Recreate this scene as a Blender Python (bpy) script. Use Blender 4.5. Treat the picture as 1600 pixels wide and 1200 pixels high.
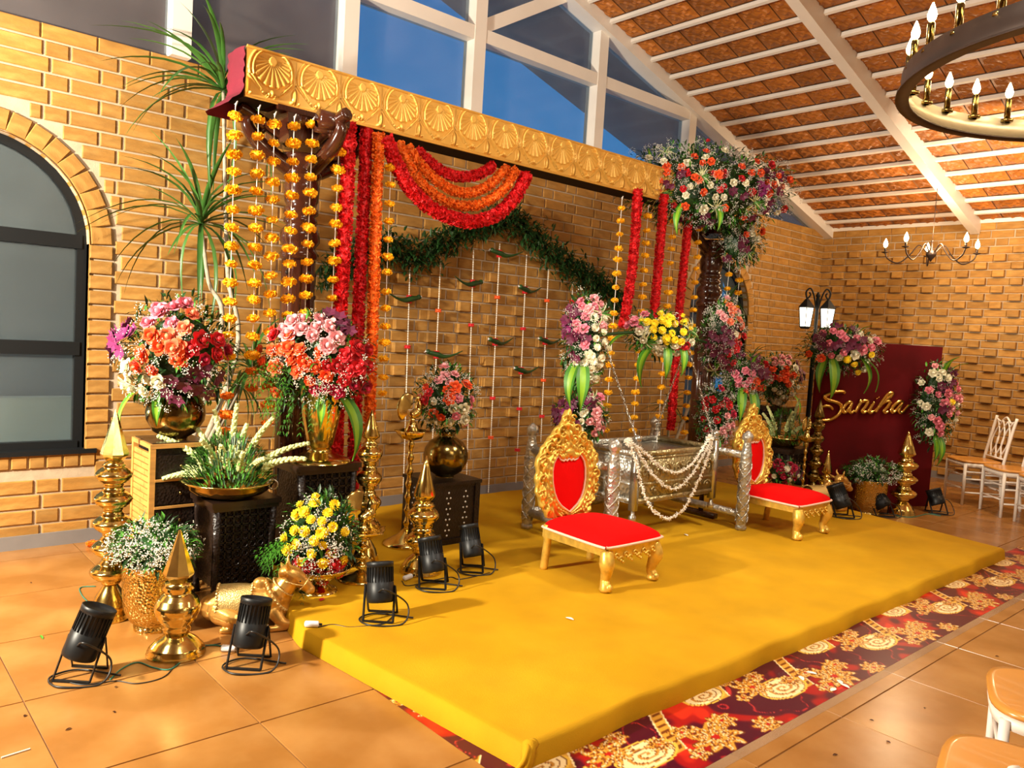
import bpy, math, random
import numpy as np
from mathutils import Vector, Matrix, Euler
random.seed(7); RNG = np.random.default_rng(7)
sc = bpy.context.scene; COL = sc.collection
for o in list(bpy.data.objects): bpy.data.objects.remove(o)
PI = math.pi
# ---------------------------------------------------------------- camera
YAW, PIT, ROL, FPX = 0.8413015, -0.0649709, 0.0601448, 1234.887
CAM = Vector((0, -5.8778, 1.6))
FW = Vector((math.cos(YAW)*math.cos(PIT), math.sin(YAW)*math.cos(PIT), math.sin(PIT)))
R0 = Vector((math.sin(YAW), -math.cos(YAW), 0)); U0 = R0.cross(FW)
RT = math.cos(ROL)*R0 + math.sin(ROL)*U0; UP = -math.sin(ROL)*R0 + math.cos(ROL)*U0
cd = bpy.data.cameras.new('camera'); cam = bpy.data.objects.new('camera', cd); COL.objects.link(cam)
cd.sensor_width = 36; cd.lens = 36*FPX/1600; cd.clip_start = .05; cd.clip_end = 200
cam.matrix_world = Matrix(((RT.x, UP.x, -FW.x, CAM.x), (RT.y, UP.y, -FW.y, CAM.y), (RT.z, UP.z, -FW.z, CAM.z), (0, 0, 0, 1)))
sc.camera = cam
def ray(px, py): return FW*FPX + RT*(px-800) - UP*(py-600)
def G(px, py, z=0.0):                      # point of a horizontal plane
    d = ray(px, py); return CAM + d*((z-CAM.z)/d.z)
def A(px, py, Y=0.0):                      # point of a plane parallel to the back wall
    d = ray(px, py); return CAM + d*((Y-CAM.y)/d.y)
def PP(px, py, p0, n):
    d = ray(px, py); n = Vector(n); return CAM + d*((Vector(p0)-CAM).dot(n)/d.dot(n))
def MPP(p): return (Vector(p)-CAM).dot(FW)/FPX      # metres per pixel there
def TOP(p, px, py):                        # height above p of the thing whose top shows at px, py
    return A(px, py, p.y).z - p.z
# ---------------------------------------------------------------- light
sc.view_settings.view_transform = 'Standard'; sc.view_settings.look = 'None'
sc.view_settings.gamma = 1; sc.view_settings.use_curve_mapping = False
sc.view_settings.exposure = 0.0
w = bpy.data.worlds.new('world'); sc.world = w; w.use_nodes = True
nt = w.node_tree; nt.nodes.clear()
wo = nt.nodes.new('ShaderNodeOutputWorld'); bg = nt.nodes.new('ShaderNodeBackground'); bg.inputs[1].default_value = 1.0
tc = nt.nodes.new('ShaderNodeTexCoord'); sx = nt.nodes.new('ShaderNodeSeparateXYZ'); cr = nt.nodes.new('ShaderNodeValToRGB')
cr.color_ramp.elements[0].position = .0; cr.color_ramp.elements[0].color = (.008, .60, 1.35, 1)
cr.color_ramp.elements[1].position = .55; cr.color_ramp.elements[1].color = (.03, .32, .85, 1)
nt.links.new(tc.outputs['Generated'], sx.inputs[0]); nt.links.new(sx.outputs[2], cr.inputs[0])
nt.links.new(cr.outputs[0], bg.inputs[0]); nt.links.new(bg.outputs[0], wo.inputs[0])
def lamp(name, kind, loc, energy, color, size=.3, target=None, sizey=None):
    l = bpy.data.lights.new(name, kind); l.energy = energy; l.color = color
    if kind == 'AREA':
        l.size = size
        if sizey: l.shape = 'RECTANGLE'; l.size_y = sizey
    elif kind in ('POINT', 'SPOT'): l.shadow_soft_size = size
    o = bpy.data.objects.new(name, l); COL.objects.link(o); o.location = loc
    if target is not None:
        o.rotation_euler = (Vector(target)-Vector(loc)).to_track_quat('-Z', 'Y').to_euler()
    return o
WARM = (1, .80, .55); WHITE = (1, .93, .80)
lamp('floodlight', 'SPOT', (-1.7, -1.85, 2.45), 1950, (1, .90, .72), .12, (4.5, -2.3, .5)).data.spot_size = 2.3
def spread(o, a): o.data.spread = a; return o
spread(lamp('fill_light_front', 'AREA', (1.6, -4.6, 4.4), 30, WHITE, .9, (2.8, -3.2, 0)), 1.7)  # added fill over the stage front, no fitting there
lamp('fill_light_side', 'AREA', (-1.0, -2.0, 4.0), 92, WHITE, .6, (1.4, 0, 2.7))  # added fill to brighten the left brick wall
spread(lamp('fill_light_middle', 'AREA', (5.0, -4.6, 3.9), 34, WHITE, .7, (5.0, -3.0, 0)), 1.5)  # added downward fill for the middle of the stage
lamp('fill_light_point', 'POINT', (3.2, -7.6, 3.3), 95, WARM, .35); lamp('fill_light_point', 'POINT', (8.8, -5.8, 2.9), 75, WARM, .6)  # two added point fills out of view, brighten ceiling and room
lamp('fill_light_right', 'AREA', (8.6, -3.5, 3.5), 85, WARM, .6, (11.3, -2.2, 1.9))  # added fill aimed at the right wall
lamp('fill_spot_pelmet', 'SPOT', (2.4, -5.2, 3.7), 260, WHITE, .08, (4.0, -1.36, 3.0)).data.spot_size = .95  # added spot that lifts the gold pelmet relief
lamp('fill_light_outside', 'POINT', (.15, .42, .95), 80, (1, .97, .85), .05); lamp('fill_light_outside', 'POINT', (.95, .45, 2.95), 70, (1, 1, .92), .05)  # two added lights brightening the parapet and wall behind the left window
# ---------------------------------------------------------------- materials
MATS = {}
def mat(name, col=(.5, .5, .5), rough=.5, metal=0., var=None, bump=None, vor=None, spec=.5, coat=0, vcol=None, island=0, sheen=0, emit=None, mix=None, stretch=None, sss=0):
    """var=(scale, amount) brightness noise; mix=(colour, scale, lo, hi) second colour by noise; bump=(scale, strength); vor=(scale, strength, dist)"""
    if name in MATS: return MATS[name]
    m = bpy.data.materials.new(name); MATS[name] = m; m.use_nodes = True
    N = m.node_tree.nodes; L = m.node_tree.links; b = N['Principled BSDF']
    b.inputs['Base Color'].default_value = (*col, 1); b.inputs['Roughness'].default_value = rough
    b.inputs['Metallic'].default_value = metal; b.inputs['Specular IOR Level'].default_value = spec
    b.inputs['Coat Weight'].default_value = coat; b.inputs['Sheen Weight'].default_value = sheen
    t = N.new('ShaderNodeTexCoord'); co = t.outputs['Object']
    if stretch:
        mp = N.new('ShaderNodeMapping'); mp.inputs['Scale'].default_value = stretch; L.new(co, mp.inputs[0]); co = mp.outputs[0]
    cur = None
    if mix:
        n = N.new('ShaderNodeTexNoise'); n.inputs['Scale'].default_value = mix[1]; n.inputs['Detail'].default_value = 5; L.new(co, n.inputs[0])
        r = N.new('ShaderNodeMapRange'); r.inputs[1].default_value = mix[2]; r.inputs[2].default_value = mix[3]; L.new(n.outputs[0], r.inputs[0])
        x = N.new('ShaderNodeMix'); x.data_type = 'RGBA'; x.inputs[6].default_value = (*col, 1); x.inputs[7].default_value = (*mix[0], 1)
        L.new(r.outputs[0], x.inputs[0]); cur = x.outputs[2]
    if vcol:
        a = N.new('ShaderNodeAttribute'); a.attribute_name = vcol; cur = a.outputs[0]
    def mul(cur, fac):
        h = N.new('ShaderNodeHueSaturation'); 
        if cur is None: h.inputs['Color'].default_value = (*col, 1)
        else: L.new(cur, h.inputs['Color'])
        L.new(fac, h.inputs['Value']); return h.outputs[0]
    if island:
        g = N.new('ShaderNodeNewGeometry'); oi = N.new('ShaderNodeObjectInfo'); ad = N.new('ShaderNodeMath'); ad.operation = 'ADD'
        L.new(g.outputs['Random Per Island'], ad.inputs[0]); L.new(oi.outputs['Random'], ad.inputs[1])
        fr = N.new('ShaderNodeMath'); fr.operation = 'FRACT'; L.new(ad.outputs[0], fr.inputs[0])
        r = N.new('ShaderNodeMapRange'); r.inputs[3].default_value = 1-island; r.inputs[4].default_value = 1+island; L.new(fr.outputs[0], r.inputs[0])
        cur = mul(cur, r.outputs[0])
    if var:
        n = N.new('ShaderNodeTexNoise'); n.inputs['Scale'].default_value = var[0]; n.inputs['Detail'].default_value = 6; L.new(co, n.inputs[0])
        r = N.new('ShaderNodeMapRange'); r.inputs[1].default_value = .3; r.inputs[2].default_value = .7
        r.inputs[3].default_value = 1-var[1]; r.inputs[4].default_value = 1+var[1]; L.new(n.outputs[0], r.inputs[0])
        cur = mul(cur, r.outputs[0])
    if cur is not None: L.new(cur, b.inputs['Base Color'])
    prev = None
    if bump:
        n = N.new('ShaderNodeTexNoise'); n.inputs['Scale'].default_value = bump[0]; n.inputs['Detail'].default_value = 4; L.new(co, n.inputs[0])
        u = N.new('ShaderNodeBump'); u.inputs['Strength'].default_value = bump[1]; u.inputs['Distance'].default_value = .004
        L.new(n.outputs[0], u.inputs['Height']); prev = u.outputs[0]
    if vor:
        n = N.new('ShaderNodeTexVoronoi'); n.inputs['Scale'].default_value = vor[0]; L.new(co, n.inputs[0])
        u = N.new('ShaderNodeBump'); u.inputs['Strength'].default_value = vor[1]; u.inputs['Distance'].default_value = vor[2]
        L.new(n.outputs['Distance'], u.inputs['Height'])
        if prev: L.new(prev, u.inputs['Normal'])
        prev = u.outputs[0]
    if prev: L.new(prev, b.inputs['Normal'])
    if emit:
        b.inputs['Emission Color'].default_value = (*emit[0], 1); b.inputs['Emission Strength'].default_value = emit[1]
    return m
def glassy(name, tint, gloss, fac, rough=.08):
    m = bpy.data.materials.new(name); MATS[name] = m; m.use_nodes = True; N = m.node_tree.nodes; L = m.node_tree.links
    b = N['Principled BSDF']; b.inputs['Base Color'].default_value = (*gloss, 1); b.inputs['Roughness'].default_value = rough
    n = N.new('ShaderNodeTexNoise'); n.inputs['Scale'].default_value = 2.5; n.inputs['Detail'].default_value = 5
    t = N.new('ShaderNodeTexCoord'); L.new(t.outputs['Object'], n.inputs[0])
    h = N.new('ShaderNodeHueSaturation'); h.inputs['Color'].default_value = (*gloss, 1); r = N.new('ShaderNodeMapRange')
    r.inputs[1].default_value = .3; r.inputs[2].default_value = .7; r.inputs[3].default_value = .8; r.inputs[4].default_value = 1.2
    L.new(n.outputs[0], r.inputs[0]); L.new(r.outputs[0], h.inputs['Value']); L.new(h.outputs[0], b.inputs['Base Color'])
    tr = N.new('ShaderNodeBsdfTransparent'); tr.inputs[0].default_value = (*tint, 1); x = N.new('ShaderNodeMixShader'); x.inputs[0].default_value = fac
    L.new(b.outputs[0], x.inputs[1]); L.new(tr.outputs[0], x.inputs[2]); L.new(x.outputs[0], N['Material Output'].inputs[0]); return m
BRICK = mat('brick', (.37, .175, .030), .75, var=(9, .16), island=.15, bump=(60, .35), mix=((.44, .235, .055), 5, .45, .7), stretch=(1, 1, 3))
MORTAR = mat('mortar', (.48, .37, .25), .9, var=(14, .12), bump=(120, .4))
TILE = mat('floor_tile', (.30, .125, .026), .25, var=(2.2, .13), island=.05, mix=((.37, .175, .048), 3.0, .42, .66), bump=(6, .05), spec=.45)
GROUT = mat('grout', (.20, .09, .03), .8)
WHITEP = mat('white_paint', (.80, .74, .67), .45, var=(3, .04))
CEILT = mat('pressed_tile', (.36, .115, .014), .5, var=(3, .3), island=.18, spec=.6)
BLACKF = mat('black_frame', (.008, .009, .010), .5, spec=.2)
GREY = mat('grey_skirting', (.22, .20, .19), .6, var=(5, .08))
GOLD = mat('gold_brass', (.74, .56, .18), .15, 1, var=(18, .16), bump=(30, .10))
GOLDO = mat('aged_brass', (.27, .20, .065), .16, 1, var=(12, .35), bump=(60, .2))
HAMM = mat('hammered_brass', (.68, .50, .16), .20, 1, vor=(75, .6, .008), var=(8, .15))
GILT = mat('gilded_wood', (.78, .50, .085), .34, .55, var=(25, .22), bump=(70, .3))
PELM = mat('painted_gold_relief', (.90, .54, .11), .42, .25, var=(6, .06), bump=(80, .15))
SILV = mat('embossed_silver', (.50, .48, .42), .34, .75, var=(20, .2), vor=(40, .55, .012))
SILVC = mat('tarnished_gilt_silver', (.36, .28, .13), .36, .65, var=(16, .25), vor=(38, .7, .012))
SILVP = mat('polished_silver', (.50, .47, .40), .26, .85, var=(10, .1))
DWOOD = mat('polished_dark_wood', (.045, .012, .006), .16, coat=.4, var=(5, .3), stretch=(3, 3, .5))
BWOOD = mat('black_carved_wood', (.014, .008, .006), .35, var=(10, .3), vor=(70, .5, .006), spec=.35)
PINE = mat('honey_wood', (.60, .30, .075), .4, var=(8, .18), stretch=(1, 1, 6))
SEATW = mat('light_wood_seat', (.62, .27, .05), .28, var=(3, .08), coat=.3)
REDV = mat('red_velvet', (.74, .001, .001), .85, spec=.12, bump=(90, .1), var=(6, .06))
PIPING = mat('cream_piping', (.80, .55, .42), .6)
MATC = mat('mustard_cloth', (.50, .255, .002), .85, var=(3.5, .09), bump=(260, .35), mix=((.56, .30, .006), 1.6, .45, .7), spec=.2)
MAROON = mat('maroon_cloth', (.15, .003, .018), .8, bump=(30, .3), var=(5, .15))
BOARDM = mat('maroon_velvet_board', (.095, .0005, .003), .85, var=(3, .2), bump=(200, .15), spec=.2)
BLACKP = mat('black_plastic', (.008, .009, .010), .42, spec=.3)
WHITEC = mat('white_plastic', (.80, .78, .78), .3)
MARI = mat('marigold_petal', (.95, .50, .004), .6, island=.12)
MARO = mat('orange_marigold_petal', (.85, .20, .004), .6, island=.12)
ROPER = mat('red_garland_petal', (.66, .003, .006), .7, var=(40, .35))
ROPEO = mat('orange_garland_petal', (.85, .16, .004), .7, var=(40, .35))
JAS = mat('jasmine_white', (.86, .80, .68), .6)
STRING = mat('white_string', (.80, .76, .70), .8)
PET = {k: mat('petal_'+k, c, .55, var=(30, .12), sheen=.1) for k, c in dict(pink=(.80, .22, .30), lpink=(.85, .38, .40), orange=(.88, .10, .012), white=(.86, .82, .62),
       red=(.62, .004, .012), crimson=(.50, .003, .05), maroon=(.11, .003, .035), purple=(.20, .005, .10), yellow=(.95, .72, .01), peach=(.86, .22, .10)).items()}
LEAFD = mat('leaf_dark', (.014, .058, .010), .45, var=(12, .35), island=.3)
LEAFG = mat('leaf_green', (.055, .22, .016), .45, var=(12, .3), island=.3)
LEAFY = mat('leaf_lime', (.22, .42, .02), .45, var=(10, .2), island=.2)
LEAFS = mat('leaf_strap', (.045, .14, .022), .4, var=(8, .25), island=.25)
LEAFA = mat('leaf_arch', (.012, .050, .008), .5, var=(12, .4), island=.35)
STEM = mat('pale_stem', (.42, .36, .26), .8, var=(30, .3))
GYPM = mat('gypsophila_white', (.66, .64, .56), .7)
TUBE = mat('tuberose_bud', (.62, .68, .30), .55, island=.2)
GLASSB = glassy('gable_glass', (.80, .88, .92), (.17, .135, .125), .66, .10)
FROST = glassy('frosted_glass', (.66, .72, .73), (.085, .10, .105), .62, .32)
LAMPG = mat('lantern_glass', (.9, .88, .8), .3, emit=((1, .93, .75), 4.0))
BULB = mat('lit_bulb', (1, .9, .7), .3, emit=((1, .70, .34), 28.0))
BRONZE = mat('dark_bronze', (.045, .028, .022), .38, .6, var=(9, .2))
CREAM = mat('cream_liner', (.75, .66, .45), .35, .3)
CABLE = mat('black_cable', (.012, .012, .012), .4)
GREENW = mat('green_wire', (.02, .20, .14), .4)
# ---------------------------------------------------------------- mesh builder
def frame(d):
    d = Vector(d).normalized(); a = Vector((0, 0, 1)) if abs(d.z) < .9 else Vector((1, 0, 0))
    u = d.cross(a).normalized(); return u, d.cross(u).normalized()
class MB:
    def __init__(s): s.V = []; s.F = []; s.I = []; s.m = 0
    def add(s, vs, fs):
        k = len(s.V); s.V += [tuple(v) for v in vs]; s.F += [tuple(i+k for i in f) for f in fs]; s.I += [s.m]*len(fs); return s
    def box(s, c, d, rz=0, taper=1.):
        x, y, z = (q/2 for q in d); cs, sn = math.cos(rz), math.sin(rz); vs = []
        for k in (-1, 1):
            t = taper if k > 0 else 1
            for i, j in ((-1, -1), (1, -1), (1, 1), (-1, 1)):
                a, b = i*x*t, j*y*t; vs.append((c[0]+a*cs-b*sn, c[1]+a*sn+b*cs, c[2]+k*z))
        return s.add(vs, [(3, 2, 1, 0), (4, 5, 6, 7), (0, 1, 5, 4), (1, 2, 6, 5), (2, 3, 7, 6), (3, 0, 4, 7)])
    def bar(s, p, q, w, h):
        p, q = Vector(p), Vector(q); u, v = frame(q-p); vs = []
        for e in (p, q):
            for i, j in ((-1, -1), (1, -1), (1, 1), (-1, 1)): vs.append(e+u*i*w/2+v*j*h/2)
        return s.add(vs, [(3, 2, 1, 0), (4, 5, 6, 7), (0, 1, 5, 4), (1, 2, 6, 5), (2, 3, 7, 6), (3, 0, 4, 7)])
    def tube(s, pts, r, n=8, cap=True, sq=(1, 1), up=None):
        pts = [Vector(p) for p in pts]; N = len(pts); rs = r if isinstance(r, (list, tuple)) else [r]*N; vs = []; pu = None
        for i, p in enumerate(pts):
            d = (pts[min(i+1, N-1)]-pts[max(i-1, 0)]).normalized()
            if up is not None: u = Vector(up).cross(d).normalized()
            elif pu is None: u = frame(d)[0]
            else: u = (pu-d*pu.dot(d)).normalized()
            pu = u; v = d.cross(u)
            for k in range(n):
                a = 2*PI*k/n; vs.append(p+u*math.cos(a)*rs[i]*sq[0]+v*math.sin(a)*rs[i]*sq[1])
        fs = [(i*n+k, i*n+(k+1) % n, (i+1)*n+(k+1) % n, (i+1)*n+k) for i in range(N-1) for k in range(n)]
        if cap: fs += [tuple(range(n-1, -1, -1)), tuple(range((N-1)*n, N*n))]
        return s.add(vs, fs)
    def lathe(s, prof, n=20, c=(0, 0, 0), sx=1., fl=None, cap=True):
        vs = []
        for r, z in prof:
            for k in range(n):
                a = 2*PI*(k+.5)/n; q = r*(1+(fl[1]*math.cos(fl[0]*a) if fl else 0)); vs.append((c[0]+q*math.cos(a), c[1]+q*math.sin(a)*sx, c[2]+z))
        N = len(prof); fs = [(i*n+k, i*n+(k+1) % n, (i+1)*n+(k+1) % n, (i+1)*n+k) for i in range(N-1) for k in range(n)]
        if cap: fs += [tuple(range(n-1, -1, -1)), tuple(range((N-1)*n, N*n))]
        return s.add(vs, fs)
    def sph(s, c, r, n=10, m=6, M=None):
        if not isinstance(r, (list, tuple)): r = (r, r, r)
        vs = []; 
        for i in range(m+1):
            t = PI*i/m
            for k in range(n):
                a = 2*PI*k/n; v = Vector((r[0]*math.sin(t)*math.cos(a), r[1]*math.sin(t)*math.sin(a), r[2]*math.cos(t)))
                if M: v = M @ v
                vs.append(v+Vector(c))
        return s.add(vs, [(i*n+k, (i+1)*n+k, (i+1)*n+(k+1) % n, i*n+(k+1) % n) for i in range(m) for k in range(n)])
    def octa(s, c, r):
        x, y, z = c; return s.add([(x+r, y, z), (x-r, y, z), (x, y+r, z), (x, y-r, z), (x, y, z+r), (x, y, z-r)],
            [(0, 2, 4), (2, 1, 4), (1, 3, 4), (3, 0, 4), (2, 0, 5), (1, 2, 5), (3, 1, 5), (0, 3, 5)])
    def leaf(s, p, d, L, w, droop=.3, n=4, nrm=None, fold=.2):
        """a blade from p along d, bending down"""
        p = Vector(p); d = Vector(d).normalized(); side = d.cross(Vector(nrm) if nrm else Vector((0, 0, 1)))
        if side.length < .05: side = Vector((1, 0, 0))
        side.normalize(); vs = []; cur = p.copy(); dd = d.copy()
        for i in range(n+1):
            t = i/n; ww = w*math.sin(PI*min(1, .12+.88*t)**.8)*(1 if i < n else .05); nn = side.cross(dd)
            vs += [cur-side*ww/2+nn*ww*fold, cur, cur+side*ww/2+nn*ww*fold]
            cur = cur+dd*L/n; dd = (dd+Vector((0, 0, -droop/n*1.6))).normalized()
        fs = []
        for i in range(n):
            a = i*3; fs += [(a, a+1, a+4, a+3), (a+1, a+2, a+5, a+4)]
        return s.add(vs, fs)
    def grid(s, P, closed=False):
        n = len(P); m = len(P[0]); fs = []
        for i in range(n-1):
            for j in range(m if closed else m-1): fs.append((i*m+j, i*m+(j+1) % m, (i+1)*m+(j+1) % m, (i+1)*m+j))
        return s.add([v for row in P for v in row], fs)
    def mesh(s, name, mats, smooth=False):
        me = bpy.data.meshes.new(name); me.from_pydata(s.V, [], s.F)
        for m in (mats if isinstance(mats, (list, tuple)) else [mats]): me.materials.append(m)
        if any(s.I): me.polygons.foreach_set('material_index', s.I)
        if smooth: me.polygons.foreach_set('use_smooth', [True]*len(s.F))
        me.update(); return me
def link(name, me, parent=None, loc=None, rot=None, scale=None, kind=None, label=None):
    o = bpy.data.objects.new(name, me); COL.objects.link(o)
    if parent: o.parent = parent
    if loc is not None: o.location = loc
    if rot is not None: o.rotation_euler = rot
    if scale is not None: o.scale = (scale,)*3 if isinstance(scale, (int, float)) else scale
    if kind: o['kind'] = kind
    if label: o['label'] = label
    return o
def part(name, mb, mats, parent, smooth=False, **k): return link(name, mb.mesh(name, mats, smooth), parent, **k)
def thing(name, label, cat, loc=(0, 0, 0), rz=0, group=None, rot=None, scale=None):
    o = bpy.data.objects.new(name, None); COL.objects.link(o); o.location = loc; o.rotation_euler = rot if rot is not None else (0, 0, rz)
    o.empty_display_size = .1
    if scale: o.scale = (scale,)*3
    return tag(o, label, cat, group)
def tag(o, label, cat, group=None):
    o['label'] = label; o['category'] = cat
    if group: o['group'] = group
    return o
def struct(name, mb, mats, smooth=False):
    o = part(name, mb, mats, None, smooth); o['kind'] = 'structure'; return o
def copy_tree(o, parent=None):
    c = o.copy(); COL.objects.link(c); c.parent = parent
    for ch in list(o.children): copy_tree(ch, c)
    return c
def rnd(a, b): return random.uniform(a, b)
def rvec():
    while 1:
        v = Vector((rnd(-1, 1), rnd(-1, 1), rnd(-1, 1)))
        if .1 < v.length < 1: return v.normalized()
def crom(P, k=6):
    P = [Vector(p) for p in P]; Q = [2*P[0]-P[1]]+P+[2*P[-1]-P[-2]]; out = []
    for i in range(1, len(Q)-2):
        for j in range(k):
            t = j/k; a, b, c, d = Q[i-1:i+3]
            out.append(.5*((2*b)+(c-a)*t+(2*a-5*b+4*c-d)*t*t+(3*b-a-3*c+d)*t**3))
    return out+[P[-1]]
# ================================================================ SETTING
XR = 11.32; ZT = 3.37; SL = .29; XRIDGE = 2.6; XL = -4.2; YB = -11.0
def zroof(x): return ZT+SL*(XR-x) if x > XRIDGE else ZT+SL*(XR-XRIDGE)-SL*(XRIDGE-x)
# floor: slab of grout with tiles as pieces
b = MB(); b.box(((XL+XR)/2, YB/2, -.03), (XR-XL+.4, -YB+.4, .05)); floor = struct('floor', b, GROUT)
TP = .688; tm = MB(); h = TP/2-.0022
tm.add([(-h, -h, -.006), (h, -h, -.006), (h, h, -.006), (-h, h, -.006), (-h+.002, -h+.002, 0), (h-.002, -h+.002, 0), (h-.002, h-.002, 0), (-h+.002, h-.002, 0)],
       [(4, 5, 6, 7), (0, 1, 5, 4), (1, 2, 6, 5), (2, 3, 7, 6), (3, 0, 4, 7)])
TM = tm.mesh('tile', TILE); far = MB()
for i in range(-7, 16):
    for j in range(-12, 5):
        x = .652+TP*(i+.5); y = -3.005+TP*(j+.5)
        if x-h > XR or y-h > 0: continue
        x0, x1, y0, y1 = x-h, min(x+h, XR), y-h, min(y+h, -.001)
        if y > -6.2 and x > -.8 and x1-x0 > .6 and y1-y0 > .6: link('tile', TM, floor, (x, y, 0), (0, 0, random.choice((0, PI))))
        else: far.box(((x0+x1)/2, (y0+y1)/2, -.003), (x1-x0, y1-y0, .006))
f = part('tile', far, TILE, floor); f['kind'] = 'stuff'
# ---- bricks
def brick_mb(L, H, D, ch=.005):
    b = MB(); x, z = L/2, H/2
    b.add([(-x, 0, -z), (x, 0, -z), (x, 0, z), (-x, 0, z), (-x, -D+ch, -z), (x, -D+ch, -z), (x, -D+ch, z), (-x, -D+ch, z),
           (-x+ch, -D, -z+ch), (x-ch, -D, -z+ch), (x-ch, -D, z-ch), (-x+ch, -D, z-ch)],
          [(0, 1, 5, 4), (1, 2, 6, 5), (2, 3, 7, 6), (3, 0, 4, 7), (4, 5, 9, 8), (5, 6, 10, 9), (6, 7, 11, 10), (7, 4, 8, 11), (8, 9, 10, 11)])
    return b
CACHE = {}
def place_bricks(wall, items, toworld, limit=300):
    """items: (along, z, L, H, D, tilt) in wall coordinates; nearest ones become parts"""
    items.sort(key=lambda q: (Vector(toworld(q[0], 0, q[1])[0])-CAM).length)
    stuff = MB()
    for n, (a, z, L, H, D, tl) in enumerate(items):
        loc, rz = toworld(a, 0, z)
        if n < limit:
            key = (round(L, 3), round(H, 3), round(D, 3))
            if key not in CACHE: CACHE[key] = brick_mb(*key).mesh('brick', BRICK)
            link('brick', CACHE[key], wall, loc, (0, tl, rz))
        else:
            q = brick_mb(L, H, D); M = Matrix.Translation(loc) @ Matrix.Rotation(rz, 4, 'Z') @ Matrix.Rotation(tl, 4, 'Y')
            stuff.add([M @ Vector(v) for v in q.V], q.F)
    o = part('brick_courses', stuff, BRICK, wall); o['kind'] = 'stuff'
WINS = [(.75, .65, .64, 2.02), (8.75, .65, .64, 2.02)]      # centre x, half width, sill z, spring z
def inwin(x0, x1, z0, z1, m):
    for c, r, s, sp in WINS:
        if x1 < c-r-m or x0 > c+r+m: continue
        if z1 < s-.001 or z0 > sp+r+m: continue
        if z0 < sp: return c, r+m
        zz = max(z0, sp); q = (r+m)**2-(zz-sp)**2
        if q > 0 and x1 > c-math.sqrt(q) and x0 < c+math.sqrt(q): return c, math.sqrt(q)
    return None
# mortar plane with two arched holes, wall .3 thick
wb = MB()
def wq(x0, x1, za0, za1, zb0, zb1):        # prism: bottom edge za0->za1, top edge zb0->zb1
    wb.add([(x0, .3, za0), (x1, .3, za1), (x1, .3, zb1), (x0, .3, zb0), (x0, 0, za0), (x1, 0, za1), (x1, 0, zb1), (x0, 0, zb0)],
           [(4, 5, 6, 7), (3, 2, 1, 0), (0, 1, 5, 4), (7, 6, 2, 3), (1, 2, 6, 5), (0, 4, 7, 3)])
xs = XL
for c, r, s, sp in WINS:
    wq(xs, c-r, 0, 0, ZT, ZT); wq(c-r, c+r, 0, 0, s, s); n = 20
    for i in range(n):
        a0, a1 = PI-PI*i/n, PI-PI*(i+1)/n
        wq(c+r*math.cos(a0), c+r*math.cos(a1), sp+r*math.sin(a0), sp+r*math.sin(a1), ZT, ZT)
    xs = c+r
wq(xs, XR, 0, 0, ZT, ZT)
wall_back = struct('wall_back', wb, MORTAR)
# courses: stretcher, stretcher, header, offset half a period on alternate rows
ST, HD, JO, BH = .277, .135, .0145, .0865; PER = 2*ST+HD+3*JO; PZ = .1005
items = []; zc = 3.262-BH/2; row = 0
def inproj(x, z): return 3.8 < x < 5.95 and .55 < z < 2.12-(max(0, x-5.0)*.35)
while zc > .09:
    off = 1.116 if row % 2 == 0 else 1.446
    x = off-PER*math.ceil((off+1.5)/PER)
    k = 0
    while x < XR:
        L = HD if k % 3 == 0 else ST; x0, x1 = x+.004, min(x+L, XR-.004); x += L+JO; k += 1
        h = inwin(x0, x1, zc-BH/2, zc+BH/2, .155)
        if zc-BH/2 < .64 and zc+BH/2 > .515: 
            sill = [w for w in WINS if x1 > w[0]-w[1]-.06 and x0 < w[0]+w[1]+.06]
            if sill: h = (sill[0][0], sill[0][1]+.06)
        segs = [(x0, x1)]
        if h:
            c, q = h; segs = [(x0, min(x1, c-q-.008)), (max(x0, c+q+.008), x1)]
        for a, e in segs:
            if e-a > .03: items.append(((a+e)/2, zc, e-a, BH, .012+rnd(-.002, .002), 0))
    # projecting headers of the decorated panel, every other course, staggered columns
    for ci in range(7):
        px_ = 3.87+ci*.345
        if (row+ci) % 2 == 0 and inproj(px_, zc): items.append((px_, zc, .125, BH-.002, .062, 0))
    zc -= PZ; row += 1
x = -1.2
while x < XR-.1:                            # taller top course
    x1 = min(x+.318, XR-.004); items.append(((x+x1)/2, (3.277+ZT)/2-.001, x1-x, ZT-3.277-.002, .016, 0)); x = x1+.010
for c, r, s, sp in WINS:                    # voussoirs, jamb blocks and soldier sill
    n = 19
    for i in range(n):
        a = PI*(i+.5)/n; items.append((c+(r+.072)*math.cos(a), sp+(r+.072)*math.sin(a), .112, .128, .022, -(a-PI/2)))
    z = sp-PZ/2
    while z > s+.02:
        for sg in (-1, 1): items.append((c+sg*(r+.072), z, .140, BH, .022, 0))
        z -= PZ
    x = c-r-.03
    while x < c+r+.02: items.append((x+.045, s-.058, .088, .112, .018, 0)); x += .1005
place_bricks(wall_back, items, lambda a, _, z: ((a, 0, z), 0))
# arch reveals are part of the ring bricks' depth
for wi, (c, r, s, sp) in enumerate(WINS):
    rv = MB(); n = 24; pts = [(c-r, s)]+[(c-r, s+(sp-s)*i/6) for i in range(1, 6)]+[(c+r*math.cos(PI-PI*i/n), sp+r*math.sin(PI-PI*i/n)) for i in range(n+1)]+[(c+r, sp-(sp-s)*i/6) for i in range(1, 7)]
    rows = [[(x, -.018, z), (x, .30, z)] for x, z in pts]; rv.grid(rows); part('reveal', rv, BRICK, wall_back)
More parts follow.
